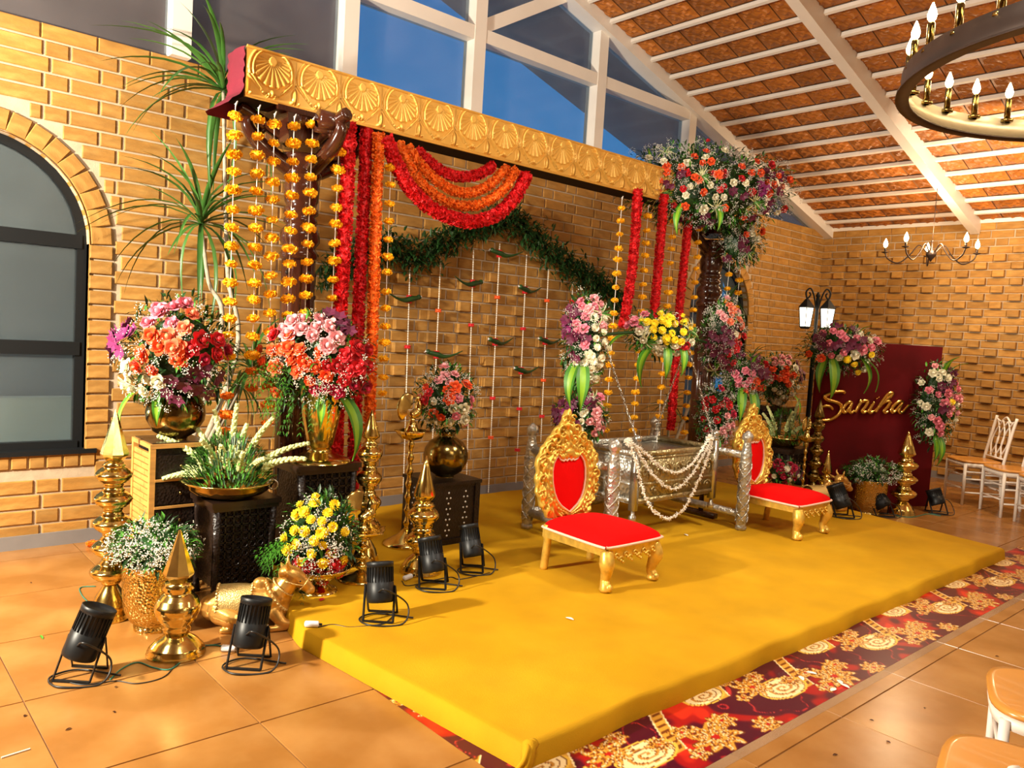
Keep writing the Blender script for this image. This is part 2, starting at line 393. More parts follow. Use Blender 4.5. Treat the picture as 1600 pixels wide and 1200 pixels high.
# right wall with projecting headers in Flemish bond
rb = MB(); rb.box((XR+.1, (YB)/2+.0, ZT/2), (.2, -YB+.6, ZT)); wall_right = struct('wall_right', rb, MORTAR)
items = []; row = 0; zc = 3.262-BH/2; S2 = .255; P2 = S2+HD+2*JO
while zc > .09:
    y = -.02-(row % 2)*P2/2-(0 if row % 4 < 2 else 0); first = True; k = row % 2
    y = .0-[0, P2/2][row % 2]
    if row % 2: items.append((-(P2/2)/2-.004, zc, P2/2-.02, BH, .012, 0))
    while y > -5.6:
        items.append((y-HD/2-.007, zc, HD, BH, .062 if row > 1 else .012, 0)); y -= HD+JO
        items.append((y-S2/2-.004, zc, S2, BH, .012, 0)); y -= S2+JO
    zc -= PZ; row += 1
y = 0
while y > -5.6: items.append((y-.162, (3.277+ZT)/2-.001, .318, ZT-3.277-.002, .016, 0)); y -= .328
place_bricks(wall_right, items, lambda a, _, z: ((XR, a, z), -PI/2))
# walls the photograph does not look at
b = MB(); b.box((XL-.1, YB/2, 2.2), (.2, -YB+.6, 4.4)); struct('wall_left', b, MORTAR)
b = MB(); b.box(((XL+XR)/2, YB-.1, 2.9), (XR-XL+.4, .2, 5.8)); struct('wall_front', b, MORTAR)
# skirting
b = MB(); b.box(((XL+XR)/2, -.014, .045), (XR-XL, .028, .09)); struct('baseboard_back', b, GREY)
b = MB(); b.box((XR-.014, -5.5, .045), (.028, 10.94, .09)); struct('baseboard_right', b, GREY)
# ---- windows
for wi, (c, r, s, sp) in enumerate(WINS):
    pts = [(c-r, s), (c-r, sp)]+[(c+r*math.cos(PI-PI*i/24), sp+r*math.sin(PI-PI*i/24)) for i in range(1, 24)]+[(c+r, sp), (c+r, s)]
    win = MB(); t = .058
    def ins(p): 
        x, z = p
        if z <= s+1e-6: return (x+(t if x < c else -t), z)
        if z <= sp: return (x+(t if x < c else -t), z)
        d = math.hypot(x-c, z-sp); return (c+(x-c)*(d-t)/d, sp+(z-sp)*(d-t)/d)
    rows = [[(x, .06, z), (x, .12, z), (ins((x, z))[0], .12, ins((x, z))[1]), (ins((x, z))[0], .06, ins((x, z))[1])] for x, z in pts]
    win.grid(rows, closed=True)
    W = struct('window_%d' % (wi+1), win, BLACKF)
    for z0, z1 in ((1.985, 2.075), (1.27, 1.36), (s, s+.05)):
        bb = MB(); bb.box((c, .085, (z0+z1)/2), (2*r-.06, .07, z1-z0)); part('glazing_bar', bb, BLACKF, W)
    bb = MB(); bb.box((c+.02, .02, s-.012), (2*r+.10, .11, .03)); part('window_sill', bb, BLACKF, W)
    for z0, z1 in ((s+.05, 1.27), (1.36, 1.985)):
        bb = MB(); bb.box((c, .09, (z0+z1)/2), (2*r-2*t+.01, .008, z1-z0)); part('pane', bb, FROST, W)
    bb = MB(); q = [(c-r+t, .094, 2.075), (c+r-t, .094, 2.075)]+[(c+(r-t)*math.cos(PI*i/16), .094, sp+(r-t)*math.sin(PI*i/16)) for i in range(2, 15)]
    q2 = [(x, y-.008, z) for x, y, z in q]; n = len(q)
    bb.add(q+q2, [tuple(range(n-1, -1, -1)), tuple(range(n, 2*n))]+[(i, (i+1) % n, n+(i+1) % n, n+i) for i in range(n)]); part('pane', bb, FROST, W)
    cl = MB(); cl.box((c, .66, s+.12), (2.2, .12, .34)); part('parapet', cl, mat('pale_parapet', (.80, .78, .66), .8), W)
b = MB(); b.box((8.8, 1.6, 1.7), (4.6, .1, 3.4)); struct('wall_outside_right', b, mat('grey_render', (.24, .23, .22), .9))
b = MB(); b.box((1.0, 1.6, 1.7), (3.6, .1, 3.4)); struct('wall_outside', b, mat('grey_render', (.24, .23, .22), .9))
# ---- ceiling
NZ = Vector((SL, 0, 1)).normalized()
cb = MB()
th = .05
for x0, x1 in ((XL, XRIDGE), (XRIDGE, XR+1.0)):
    z0 = zroof(x0) if x0 < XRIDGE else zroof(XRIDGE); z1 = zroof(min(x1, 99)) if x1 > XRIDGE else zroof(XRIDGE)
    cb.add([(x0, YB-.1, z0+.06), (x1, YB-.1, z1+.06), (x1, 1.5, z1+.06), (x0, 1.5, z0+.06), (x0, YB-.1, z0+.12), (x1, YB-.1, z1+.12), (x1, 1.5, z1+.12), (x0, 1.5, z0+.12)],
           [(3, 2, 1, 0), (4, 5, 6, 7), (0, 1, 5, 4), (1, 2, 6, 5), (2, 3, 7, 6), (3, 0, 4, 7)])
ceiling = struct('ceiling', cb, mat('roof_soffit', (.34, .26, .23), .8))
# pressed tiles: square plates with an embossed star
def press(n=16, s=.338):
    b = MB(); k = s/math.cos(math.atan(SL))*1.0; g = []
    for i in range(n+1):
        rr = []
        for j in range(n+1):
            u, v = i/n*2-1, j/n*2-1; a = math.atan2(v, u); d = math.hypot(u, v); e = max(abs(u), abs(v))
            hgt = 0
            if e > .96: hgt = 0
            elif d < .82: hgt = .015*(.5+.5*math.cos(8*a))*(d/.8)+.018*max(0, 1-d*3)
            hgt += .011 if .55 < abs(u)+abs(v) < .78 else 0
            hgt += .010 if abs(abs(u)-abs(v)) < .10 and d > .7 else 0
            rr.append((u*k/2*.97, v*s/2*.97, -hgt-.002 if e < .96 else 0))
        g.append(rr)
    b.grid(g); b.F = [f[::-1] for f in b.F]; return b
PM = press().mesh('pressed_tile', CEILT); PS = .346; ry = math.atan(SL)
bars = MB(); cnt = []
x = 5.856+PS*15
xs_p = [5.856+PS*k for k in range(-9, 16)]
for k, x in enumerate(xs_p):
    for j in range(0, 30):
        y = -.17-.338*j-.0
        if y < YB: break
        p = Vector((x+PS/2, y, zroof(x+PS/2)+.045)); cnt.append(p)
cnt.sort(key=lambda p: (p-CAM).length)
def vis(p):
    d = p-CAM; z = d.dot(FW)
    if z < .3: return False
    return -100 < 800+FPX*d.dot(RT)/z < 1750 and -120 < 600-FPX*d.dot(UP)/z < 700
seen = [p for p in cnt if vis(p)]; rest = [p for p in cnt if not vis(p)]; fb = press(4)
for p in seen[:300]: link('pressed_tile', PM, ceiling, p, (0, ry, 0))
st = MB()
for p in seen[300:]+rest:
    M = Matrix.Translation(p) @ Matrix.Rotation(ry, 4, 'Y'); st.add([M @ Vector(v) for v in fb.V], fb.F)
part('pressed_tile', st, CEILT, ceiling, kind='stuff')
for x in xs_p: 
    b = MB(); b.box((0, 0, 0), (.036, -YB, .040)); part('purlin', b, WHITEP, ceiling, loc=(x, YB/2, zroof(x)+.012), rot=(0, ry, 0))
for n, y in enumerate((-2.06, -4.2, -6.4, -8.6)):
    for x0, x1 in ((XRIDGE, XR), (XL, XRIDGE)):
        b = MB(); b.bar((x0, y, zroof(x0)-.035), (x1, y, zroof(x1)-.035), .11, .22); part('rafter', b, WHITEP, ceiling)
b = MB(); b.box((XR-.02, YB/2, ZT+.02), (.04, -YB, .05)); struct('trim_1', b, WHITEP)
# ---- gable glazing
gw = MB(); gw.bar((XR, -.03, zroof(XR)-.02), (XRIDGE, -.03, zroof(XRIDGE)-.02), .22, .16)
gw.bar((XL, -.03, zroof(XL)-.02), (XRIDGE, -.03, zroof(XRIDGE)-.02), .22, .16)
gable = struct('window_3', gw, WHITEP); GX = [-2.0, -.7, .6, 1.93, 3.24, 4.55, 6.19, 7.80, 9.55]
for x in GX:
    b = MB(); b.box((x, .0, (ZT+zroof(x))/2), (.13, .16, zroof(x)-ZT)); part('mullion', b, WHITEP, gable)
b = MB(); b.box(((XL+7.75)/2, 0, 4.28), (7.75-XL, .15, .12)); part('transom', b, WHITEP, gable)
b = MB(); b.bar((4.54, .012, 4.33), (5.62, .012, 4.97), .12, .12); part('brace', b, WHITEP, gable)
def pane(poly):
    n = len(poly); b = MB(); b.add([(x, .03, z) for x, z in poly]+[(x, .04, z) for x, z in poly],
        [tuple(range(n)), tuple(range(2*n-1, n-1, -1))]+[((i+1) % n, i, n+i, n+(i+1) % n) for i in range(n)]); part('pane', b, GLASSB, gable)
ge = [XL]+GX+[XR]
for a, e in zip(ge, ge[1:]):
    za, ze = zroof(a)-.09, zroof(e)-.09
    if a > 7.5: pane([(a, ZT), (e, ZT), (e, max(ZT+.001, ze)), (a, za)]); continue
    pane([(a, ZT), (e, ZT), (e, 4.28), (a, 4.28)])
    if a < XRIDGE < e: pane([(a, 4.28), (e, 4.28), (e, ze), (XRIDGE, zroof(XRIDGE)-.09), (a, za)])
    else: pane([(a, 4.28), (e, 4.28), (e, max(4.285, ze)), (a, max(4.285, za))])
# neighbouring block outside the gable
xe = A(536, 60, 2.7).x; b = MB(); b.box((xe-4.3, 3.2, 3.4), (8.6, 1, 6.8)); struct('wall_outside_left', b, mat('dark_render', (.20, .17, .165), .9))
# ================================================================ STAGE AND CARPET
SH = .09
def xl(y): return float(np.interp(y, [-3.87, -2.4, -1.9, -1.3, -.3], [1.955, 1.80, 1.90, 2.10, 2.3]))
def xr(y): return float(np.interp(y, [-3.87, -2.5, -.3], [7.30, 7.56, 7.60]))
NU, NV = 150, 90; g = []
def edge_t(n, lo, hi):     # dense near both borders
    e = [0, .003, .006, .010, .016, .024]; mid = [.024+(1-.048)*i/(n-11) for i in range(1, n-11)]
    return e+mid+[1-q for q in e[::-1]]
us, vs_ = edge_t(NU, 0, 1), edge_t(NV, 0, 1)
for j, v in enumerate(vs_):
    y = -3.87+v*3.57; row = []
    for i, u in enumerate(us):
        a, c = xl(y), xr(y); x = a+(c-a)*u
        du = min(u, 1-u)*(c-a); dv = min(v, 1-v)*3.57; d = min(du, dv); R = .026
        z = SH*math.sqrt(max(0, 1-(1-min(d, R)/R)**2)) if d < R else SH
        out = 0
        if 0 < d < .3: z += .0035*math.sin(x*5.1+y*2.3)*math.sin(y*4.7-x)+.002*math.sin(x*17+y*3)
        if d < .02 and v < .5: y_ = y-.010*math.sin(x*9)*math.sin(x*3.1)-.008
        else: y_ = y
        row.append((x, y_, max(z, .0015)))
    g.append(row)
b = MB(); b.grid(g)
stage = tag(part('stage_mat', b, MATC, None, True), 'low wide platform padded and wrapped in mustard yellow cloth', 'stage')
b = MB()                                    # folded corner of the cloth
for k, (r, dx, dz) in enumerate(((.030, 0, .0), (.022, .018, .012), (.016, -.014, .02))):
    b.tube(crom([(1.965+dx-.03, -3.875, .012), (1.955+dx, -3.895, .035+dz), (1.97+dx*.4, -3.885, .065+dz), (2.0+dx, -3.86, .082)], 5), [r*q for q in np.linspace(.5, 1, 16)], 9)
part('cloth_fold', b, MATC, stage, True)
# printed vinyl carpet, its print held in a point colour attribute
def pattern(X, Y):
    n = lambda s, a, b2: np.sin(X*s+a+1.3*np.sin(Y*s*.7+b2))*np.cos(Y*s*1.1-b2+1.1*np.sin(X*s*.6+a))
    m = .5*n(6, .3, 1.1)+.3*n(13, 2, .4)+.2*n(27, 1, 3)
    col = np.stack([.065+.0*X, .0+.0*X, .012+.0*X], -1)
    t = np.clip((m-.10)*6, 0, 1)[..., None]; col = col*(1-t)+np.array([.34, .004, .006])*t
    t = np.clip((m-.42)*9, 0, 1)[..., None]; col = col*(1-t)+np.array([.60, .02, .008])*t
    vein = np.exp(-((m+.22)/.016)**2)[..., None]*.8; col = col*(1-vein)+np.array([.62, .03, .03])*vein
    P = 1.02; gold = np.array([.62, .29, .035]); dark = np.array([.16, .035, .006]); cream = np.array([.86, .66, .34])
    def paint(mask, c):
        nonlocal col; mk = np.clip(mask, 0, 1)[..., None]; col = col*(1-mk)+np.array(c)*mk
    for cy, ph, sc_ in ((-4.12, .18, 1.0), (-3.95, .74, .8), (-3.2, .1, 1.), (-2.7, .5, .8)):
        u = np.mod(X-ph, P)-P/2; v = Y-cy
        # curved gold strap rising from the medallion
        s = np.abs(u+.16-.5*(v-.02)**2-.55*(v))-.030; on = (v > -.02) & (v < .42)
        paint((s < .012)*on, cream); paint((s < .004)*on, gold*(1+.0)); paint(((s < -.004) & (np.sin(v*170) > .2))*on, dark)
        # cream scroll oval with inner rings
        du, dv = u+.30*sc_, v-.05; r = np.hypot(du/.17, dv/.085)/sc_; a = np.arctan2(dv/.085, du/.17)
        paint(r < 1.0, [.78, .46, .06]); paint(r < .90, dark); paint(r < .86, cream); sp = np.mod(r*3.2-a/(2*PI), 1)
        paint((r < .66) & (sp < .42), [.50, .22, .03]); paint((r < .66) & (sp < .12), dark)
        # gold flower medallion
        for fx, fy, fr, k in ((.05, -.03, .150, 9), (.19, .035, .085, 7), (-.04, .075, .07, 6), (.33, -.10, .09, 8), (-.12, -.07, .06, 5)):
            du, dv = u-fx*sc_, (v-fy)*1.25; r = np.hypot(du, dv)/fr/sc_; a = np.arctan2(dv, du)
            R = .82+.18*np.cos(k*a+4*r); paint(r < R, dark); paint(r < R-.06, gold); paint((r < R-.08) & (np.cos(k*a*2+9*r) > .55), cream*.9)
            paint((r < R-.1) & (np.sin(r*17+np.cos(k*a)*2) > .72), dark); paint((r < R-.16) & (np.sin(a*k*3+r*8)*np.sin(r*26) > .45), [.40, .12, .012]); paint(r < .14, [.45, .01, .008])
    return col
CARP = mat('printed_vinyl', (.4, .02, .02), .32, vcol='print', spec=.35)
def carpet(name, x0, x1, y0, y1, st, z=.0012, parent=None):
    nx, ny = int((x1-x0)/st)+1, int((y1-y0)/st)+1; X, Y = np.meshgrid(np.linspace(x0, x1, nx), np.linspace(y0, y1, ny))
    b = MB(); Z = z+0*X; b.V = list(map(tuple, np.stack([X, Y, Z], -1).reshape(-1, 3)))
    I = np.arange(nx*ny).reshape(ny, nx); b.F = list(map(tuple, np.stack([I[:-1, :-1], I[:-1, 1:], I[1:, 1:], I[1:, :-1]], -1).reshape(-1, 4))); b.I = [0]*len(b.F)
    me = b.mesh(name, CARP); at = me.color_attributes.new('print', 'FLOAT_COLOR', 'POINT')
    c = pattern(X, Y).reshape(-1, 3); c = np.concatenate([c, np.ones((len(c), 1))], 1); at.data.foreach_set('color', c.ravel().astype(np.float32)); return link(name, me, parent)
cp = tag(carpet('vinyl_carpet', 1.93, 7.9, -4.262, -3.80, .0075), 'shiny red and gold printed vinyl carpet running under the front of the platform', 'carpet')
carpet('carpet_edge_strip', 1.86, 1.99, -3.90, -2.85, .0075, .0010, cp)
b = MB(); b.box((4.9, -4.285, .0008), (6.0, .045, .0012)); tp = glassy('clear_tape', (.95, .92, .88), (.6, .45, .3), .8, .2); part('clear_tape', b, tp, cp)
# ================================================================ MANDAP
MY = -1.36; BX0, BX1 = 1.86, 7.25; BZ0, BZ1 = 2.855, 3.135
mandap = thing('mandap_beam', 'long canopy beam faced with gold shell relief on two pillars', 'canopy', (0, 0, 0))
b = MB(); b.box(((BX0+BX1)/2, MY+.12, (BZ0+BZ1)/2-.01), (BX1-BX0, .22, BZ1-BZ0-.02)); part('beam_core', b, mat('dark_cloth', (.012, .006, .008), .9), mandap)
b = MB(); b.box(((BX0+BX1)/2, MY, (BZ0+BZ1)/2), (BX1-BX0, .022, BZ1-BZ0)); 
b.tube([(BX0, MY-.012, BZ1), (BX1, MY-.012, BZ1)], .008, 6); b.tube([(BX0, MY-.012, BZ0), (BX1, MY-.012, BZ0)], .006, 6); part('pelmet_board', b, PELM, mandap)
def shell_mesh():
    n, m = 84, 70; W, H = .292, .262; g = []
    for i in range(n+1):
        row = []
        for j in range(m+1):
            u, v = i/n*2-1, j/m*2-1; hgt = .002
            cx, cy = u, v-.66; r = math.hypot(cx*1.05, cy*.86); th = math.atan2(cx, -cy)
            R = .95+.035*abs(math.cos(12.1*th))
            if .17 < r < R and abs(th) < 1.75 and abs(u) < .72: 
                hgt = .005+.012*abs(math.cos(th*12.1))**.6*(.45+.55*r)
            elif r <= .17: hgt = .016
            # teardrop double moulding
            e = math.hypot(u/.86, (v-.22)/.98) if v > -.1 else abs(u)/max(.03, .86*max(0, (1+v)/.9)**.75)*.95
            for c0, ww, hh in ((.94, .055, .017), (1.10, .04, .012)):
                q = (e-c0)/ww
                if abs(q) < 1: hgt = max(hgt, hh*math.sqrt(1-q*q))
            # bud at the foot and tulip between the shells
            for fx, fy, rx, ry, hh in ((0, -.74, .10, .17, .024), (-.13, -.80, .07, .10, .02), (.13, -.80, .07, .10, .02), (-1, -.62, .14, .36, .016), (1, -.62, .14, .36, .016), (-.88, -.90, .07, .07, .02), (.88, -.90, .07, .07, .02)):
                q = ((u-fx)/rx)**2+((v-fy)/ry)**2
                if q < 1: hgt = max(hgt, hh*math.sqrt(1-q))
            if abs(v) > .985 or (abs(u) > .995 and False): hgt = 0
            row.append((u*W/2, -hgt*1.5, v*H/2))
        g.append(row)
    b = MB(); b.grid(g); b.F = [f for f in b.F]; return b.mesh('shell_motif', PELM, True)
SM = shell_mesh()
for k in range(18): link('shell_motif', SM, mandap, (BX0+.150+.298*k, MY-.012, (BZ0+BZ1)/2))
b = MB()                                    # gathered maroon cloth over the beam end
g = []
for i in range(25):
    t = i/24; z = BZ1-.005-t*.37; fl = .0 if t < .68 else (t-.68)*.42
    row = []
    for y, x in ((MY-.012, 0), (MY+.03, -.006), (MY+.09, -.012), (MY+.15, -.010), (MY+.21, -.006), (MY+.24, .03), (MY+.24, .10)):
        wv = .005*math.sin(t*40+y*30); row.append((BX0-.014+x+wv-fl*(1 if x < .05 else 0), y+(-fl*.3 if x <= 0 else 0), z))
    g.append(row)
b.grid(g); part('end_cloth', b, MAROON, mandap, True)
def pillar(x, y, lab, brackets):
    t = thing('pillar', lab, 'pillar', (x, y, SH)); H = BZ0-SH
    b = MB(); b.box((0, 0, .04), (.26, .26, .08)); b.lathe([(.125, .08), (.13, .11), (.115, .14), (.12, .18), (.105, .22)], 24); part('base', b, DWOOD, t, True)
    b = MB(); b.lathe([(.100, .22), (.102, 1.88)], 64, fl=(16, .035)); sh = part('shaft', b, DWOOD, t, True)
    for a in (PI*1.13, PI*1.56, PI*1.9):
        for z in np.arange(.35, 1.85, .145):
            q = MB(); q.sph((.098*math.cos(a), .098*math.sin(a), z), .018, 8, 5); part('rosette', q, BWOOD, sh)
    b = MB(); b.lathe([(.100, 1.88), (.118, 1.89), (.122, 1.92), (.108, 1.945), (.095, 1.96), (.125, 2.0), (.122, 2.06), (.085, 2.10), (.105, 2.115), (.105, 2.14), (.085, 2.155), (.108, 2.17), (.108, 2.20), (.09, 2.215),
                       (.105, 2.25), (.112, 2.34), (.095, 2.38), (.12, 2.40), (.12, 2.43), (.10, 2.45), (.13, 2.50), (.14, 2.53)], 28); part('turned_neck', b, DWOOD, t, True)
    b = MB(); b.box((0, 0, H-.10), (.34, .30, .17), taper=1.15); b.box((0, 0, H-.015), (.52, .36, .03)); part('capital', b, DWOOD, t)
    if brackets:
        for a in (PI, 0, -PI/2+.15):        # carved scroll brackets
            q = MB(); ca, sa = math.cos(a), math.sin(a); P = lambda r, z: (r*ca, r*sa, z)
            q.tube(crom([P(.08, 2.44), P(.20, 2.50), P(.31, 2.57), P(.37, 2.66), P(.32, 2.71), P(.26, 2.67), P(.28, 2.62)], 5), [.055, .055, .054, .052, .05, .05, .05, .05, .05, .048, .046, .044, .042, .04, .038, .036, .034, .032, .030, .028, .026, .024, .022, .02, .02, .02, .02, .02, .02, .018, .018], 10)
            q.tube(crom([P(.10, 2.60), P(.22, 2.66), P(.36, 2.72), P(.42, 2.74)], 5), .04, 8); q.sph(P(.28, 2.665), .035, 10, 6)
            for k in range(4): q.sph(P(.14+.06*k, 2.47+.035*k), (.028, .05, .03), 8, 5)
            if a < 0: q.tube([(0-.06, -.30, H-.06), (.12, -.30, H-.06)], .055, 10); q.tube([(-.06, -.26, H-.10), (.12, -.26, H-.10)], .035, 8)
            part('scroll_bracket', q, DWOOD, t, True)
    return t
pillar(2.315, MY+.16, 'dark fluted wooden pillar with carved scroll capital behind the marigold strings', True)
pillar(6.70, MY+.12, 'dark wooden pillar at the flower-topped right end of the canopy', True)
# ---- marigold strings
def marigold(mt):
    b = MB(); b.sph((0, 0, 0), (.024, .024, .015), 14, 7); b.V = [tuple(Vector(v)*rnd(.88, 1.12)) for v in b.V]
    for k in range(80):
        d = rvec(); d.z *= .8; d.normalize(); p = Vector((d.x*.023, d.y*.023, d.z*.015)); d = Vector((d.x, d.y, d.z*.6)); s = d.cross(rvec()).normalized()*.005; L = rnd(.005, .010)
        b.add([p-s, p+s, p+d*L+s*1.2, p+d*L-s*1.2], [(0, 1, 2, 3)])
    return b.mesh('marigold', mt, False)
MG = [marigold(MARI) for _ in range(3)]; MO = [marigold(MARO) for _ in range(2)]
def strand(top, bot, ys, lab, group, sz=1., orange_after=None, name='marigold_string'):
    """top, bot: pixels of the ends; ys: pixel rows of the flowers"""
    P0, P1 = A(*top, MY-.06), A(*bot, MY-.06); t = thing(name, lab, 'garland', P0, group=group)
    D = P1-P0; b = MB(); b.tube([(0, 0, 0), D*.5, D], .0028, 5); part('string', b, STRING, t)
    b = MB(); b.tube([(0, 0, 0), (.01, 0, .03), (.0, .01, .012)], .004, 5); part('knot', b, STRING, t)
    for y in ys:
        f = (y-top[1])/(bot[1]-top[1]); s = sz*rnd(.85, 1.15)
        o = orange_after and y > orange_after
        link('marigold', random.choice(MO if o else MG), t, D*f, (rnd(-.15, .15), rnd(-.15, .15), rnd(0, 6)), (s*1.05, s*1.05, s*1.1))
def rows(a, b, n): return [a+(b-a)*i/(n-1)+rnd(-2, 2) for i in range(n)]
GL = 'marigold strings on the left of the canopy'; GR = 'marigold strings on the right of the canopy'
LS = 1.28
strand((368, 166), (353, 690), rows(181, 522, 13)+[553, 616, 646, 673], 'outermost marigold string at the left end of the canopy', GL, LS, 600)
strand((404, 172), (393, 612), rows(185, 552, 14)+[579, 606], 'second marigold string from the left end of the canopy', GL, LS, 570)
strand((429, 182), (418, 668), rows(193, 513, 12)+[574, 601, 631, 660], 'third marigold string from the left, longest one before the pillar', GL, LS*.95, 590)
strand((460, 186), (449, 500), rows(198, 493, 12), 'marigold string hanging straight over the left pillar, fourth from the left', GL, LS)
strand((489, 190), (476, 500), rows(195, 488, 12), 'marigold string right of the left pillar, fifth from the left', GL, LS)
strand((531, 196), (508, 725), rows(208, 545, 13)+[640, 655, 680, 701, 720], 'marigold string touching the first red garland rope', GL, LS, 712)
strand((611, 252), (597, 632), rows(262, 615, 14), 'marigold string right of the straight orange rope', GL, 1.12)
for top, bot, n, w in (((972, 312), (946, 675), 18, 'leftmost'), ((1013, 325), (989, 676), 17, 'second'), ((1053, 335), (1030, 652), 15, 'third'), ((1093, 345), (1069, 678), 16, 'fourth'), ((1147, 350), (1127, 540), 9, 'fifth'), ((1163, 362), (1144, 545), 9, 'rightmost')):
    strand(top, bot, rows(top[1]+12, bot[1]-3, n), w+' of the marigold strings below the large corner flower cluster', GR, 1.12)
# ---- thick petal ropes
def rope(path, r, mt, lab, group, dens=1500):
    P = [Vector(p) for p in path]; o = P[0].copy(); L = sum((a-b).length for a, b in zip(P, P[1:])); b = MB(); b.tube(P, r*.8, 9)
    b.V = [tuple(Vector(v)-o) for v in b.V]; acc = [0]
    for a, c in zip(P, P[1:]): acc.append(acc[-1]+(a-c).length)
    N = int(dens*L)
    for k in range(N):
        s = L*(k+rnd(0, 1))/N; i = max(0, min(len(P)-2, np.searchsorted(acc, s)-1)); f = (s-acc[i])/max(1e-6, acc[i+1]-acc[i]); p = P[i].lerp(P[i+1], f)-o
        d = (P[i+1]-P[i]).normalized(); u, v = frame(d); a = rnd(0, 2*PI); rad = u*math.cos(a)+v*math.sin(a); tn = d.cross(rad); rr = r*rnd(.72, .92); w = r*rnd(.28, .48)
        q = p+rad*rr; e = (rad*.75+d*rnd(-.6, .6)+tn*rnd(-.5, .5)).normalized(); s2 = e.cross(rad+d*.3).normalized()
        b.add([q-s2*w*.5, q+s2*w*.5, q+s2*w*.6+e*w, q-s2*w*.6+e*w], [(0, 1, 2, 3)])
    ob = part('garland_rope', b, mt, None, loc=o); return tag(ob, lab, 'garland', group)
def px_path(pts, Y=MY-.05, k=6): return crom([A(x, y, Y) for x, y in pts], k)
RG = 'straight petal ropes on the left of the canopy'; RR = 'straight red petal ropes on the right of the canopy'; RD = 'draped petal ropes under the beam'
rope(px_path([(546, 192), (541, 320), (532, 470), (527, 600), (525, 728)]), .040, ROPER, 'thick straight red petal rope nearest the left pillar', RG)
rope(px_path([(573, 200), (568, 320), (561, 470), (556, 620), (550, 790)], MY+.02), .036, ROPER, 'slimmer darker red petal rope between the first red rope and the orange rope', RG)
rope(px_path([(592, 208), (588, 320), (584, 450), (579, 600), (577, 672)]), .033, ROPEO, 'straight orange petal rope', RG)
rope(px_path([(602, 214), (630, 278), (664, 318), (702, 339), (740, 346), (778, 334), (806, 306), (823, 272)], MY-.07), .043, ROPER, 'lowest and widest draped red petal rope under the beam', RD)
rope(px_path([(622, 222), (648, 274), (684, 308), (722, 322), (758, 316), (788, 294), (806, 264)], MY-.05), .032, ROPEO, 'lower of the two draped orange petal ropes', RD)
rope(px_path([(636, 228), (664, 266), (700, 294), (734, 301), (766, 288), (792, 262)], MY-.03), .032, ROPEO, 'upper of the two draped orange petal ropes', RD)
rope(px_path([(652, 234), (682, 262), (716, 276), (748, 272), (772, 258)], MY-.01), .034, ROPER, 'short innermost draped red petal rope tucked under the beam', RD)
rope(px_path([(997, 296), (990, 400), (981, 470), (973, 512)]), .037, ROPER, 'red petal rope left of the yellow and white flower cluster', RR)
rope(px_path([(1038, 304), (1029, 410), (1021, 500)]), .036, ROPER, 'red petal rope ending behind the yellow and white flower cluster', RR)
rope(px_path([(1079, 316), (1068, 420), (1060, 500), (1054, 590), (1048, 672)]), .034, ROPER, 'long red petal rope ending beside the cradle chain', RR)
# ---- leaf arch on the wall
b = MB(); pth = crom([A(x, y, -.09) for x, y in ((500, 432), (560, 400), (612, 388), (650, 402), (700, 372), (755, 352), (800, 345), (835, 378), (880, 412), (925, 440), (978, 482))], 8)
for i in range(len(pth)-1):
    p, q = pth[i], pth[i+1]; d = (q-p)
    for k in range(int(d.length*950)):
        c = p.lerp(q, rnd(0, 1))+Vector((rnd(-.04, .04), rnd(-.10, .02), 1))*1 - Vector((0, 0, 1)); c = c+Vector((0, 0, random.gauss(0, .075)))
        if c.y > -.03: c.y = -.03
        e = Vector((rnd(-1, 1), rnd(-.9, .1), rnd(-1, .8))).normalized(); b.leaf(c, e, rnd(.05, .10), rnd(.018, .034), .4, 2)
tag(part('leaf_garland', b, LEAFA, None), 'dark green leafy garland arching across the brick wall', 'garland')
# ---- white bead strings with birds
def bird():
    t = MB(); t.tube(crom([(-.20, 0, .035), (-.12, 0, .0), (-.05, 0, -.012), (.0, 0, .0), (.05, 0, .010), (.085, 0, .016)], 3), [.004, .006, .008, .010, .012, .015, .019, .022, .025, .026, .025, .022, .020, .019, .015, .008], 8, sq=(1, .8))
    t.sph((.075, 0, .018), .019, 8, 6)
    return t
BM = bird().mesh('bird_ornament', LEAFA, True); EM = MB(); EM.sph((.088, -.010, .024), .0055, 6, 4); EM.tube([(.09, 0, .02), (.108, 0, .012)], [.006, .001], 6); EME = EM.mesh('bird_eye', WHITEC)
FM = MB(); FM.sph((0, 0, 0), (.022, .022, .014), 9, 5)
for k in range(16):
    a = 2*PI*k/8; FM.octa((.02*math.cos(a), .02*math.sin(a), (.007 if k < 8 else -.007)), .008)
FR = FM.mesh('flower_knot', PET['red'], False); FO = FM.mesh('flower_knot', PET['orange'], False)
specs = [(641, 405, 630, 770, [(466, 1), (540, 0)], 'first'), (689, 398, 672, 770, [(484, 0), (552, -1)], 'second'), (740, 390, 729, 745, [(442, 1), (506, 0), (598, 0)], 'third'), (781, 380, 763, 770, [(396, -1), (463, 0), (532, -1), (620, 0), (682, 0)], 'fourth'),
         (823, 398, 806, 755, [(452, -1), (512, 0), (577, -1), (637, 0), (702, 0)], 'fifth'), (857, 420, 845, 690, [(469, 0), (532, -1), (593, 0), (650, 0)], 'sixth'), (895, 440, 884, 745, [(470, 0)], 'seventh'), (729, 745, 722, 770, [], '')]
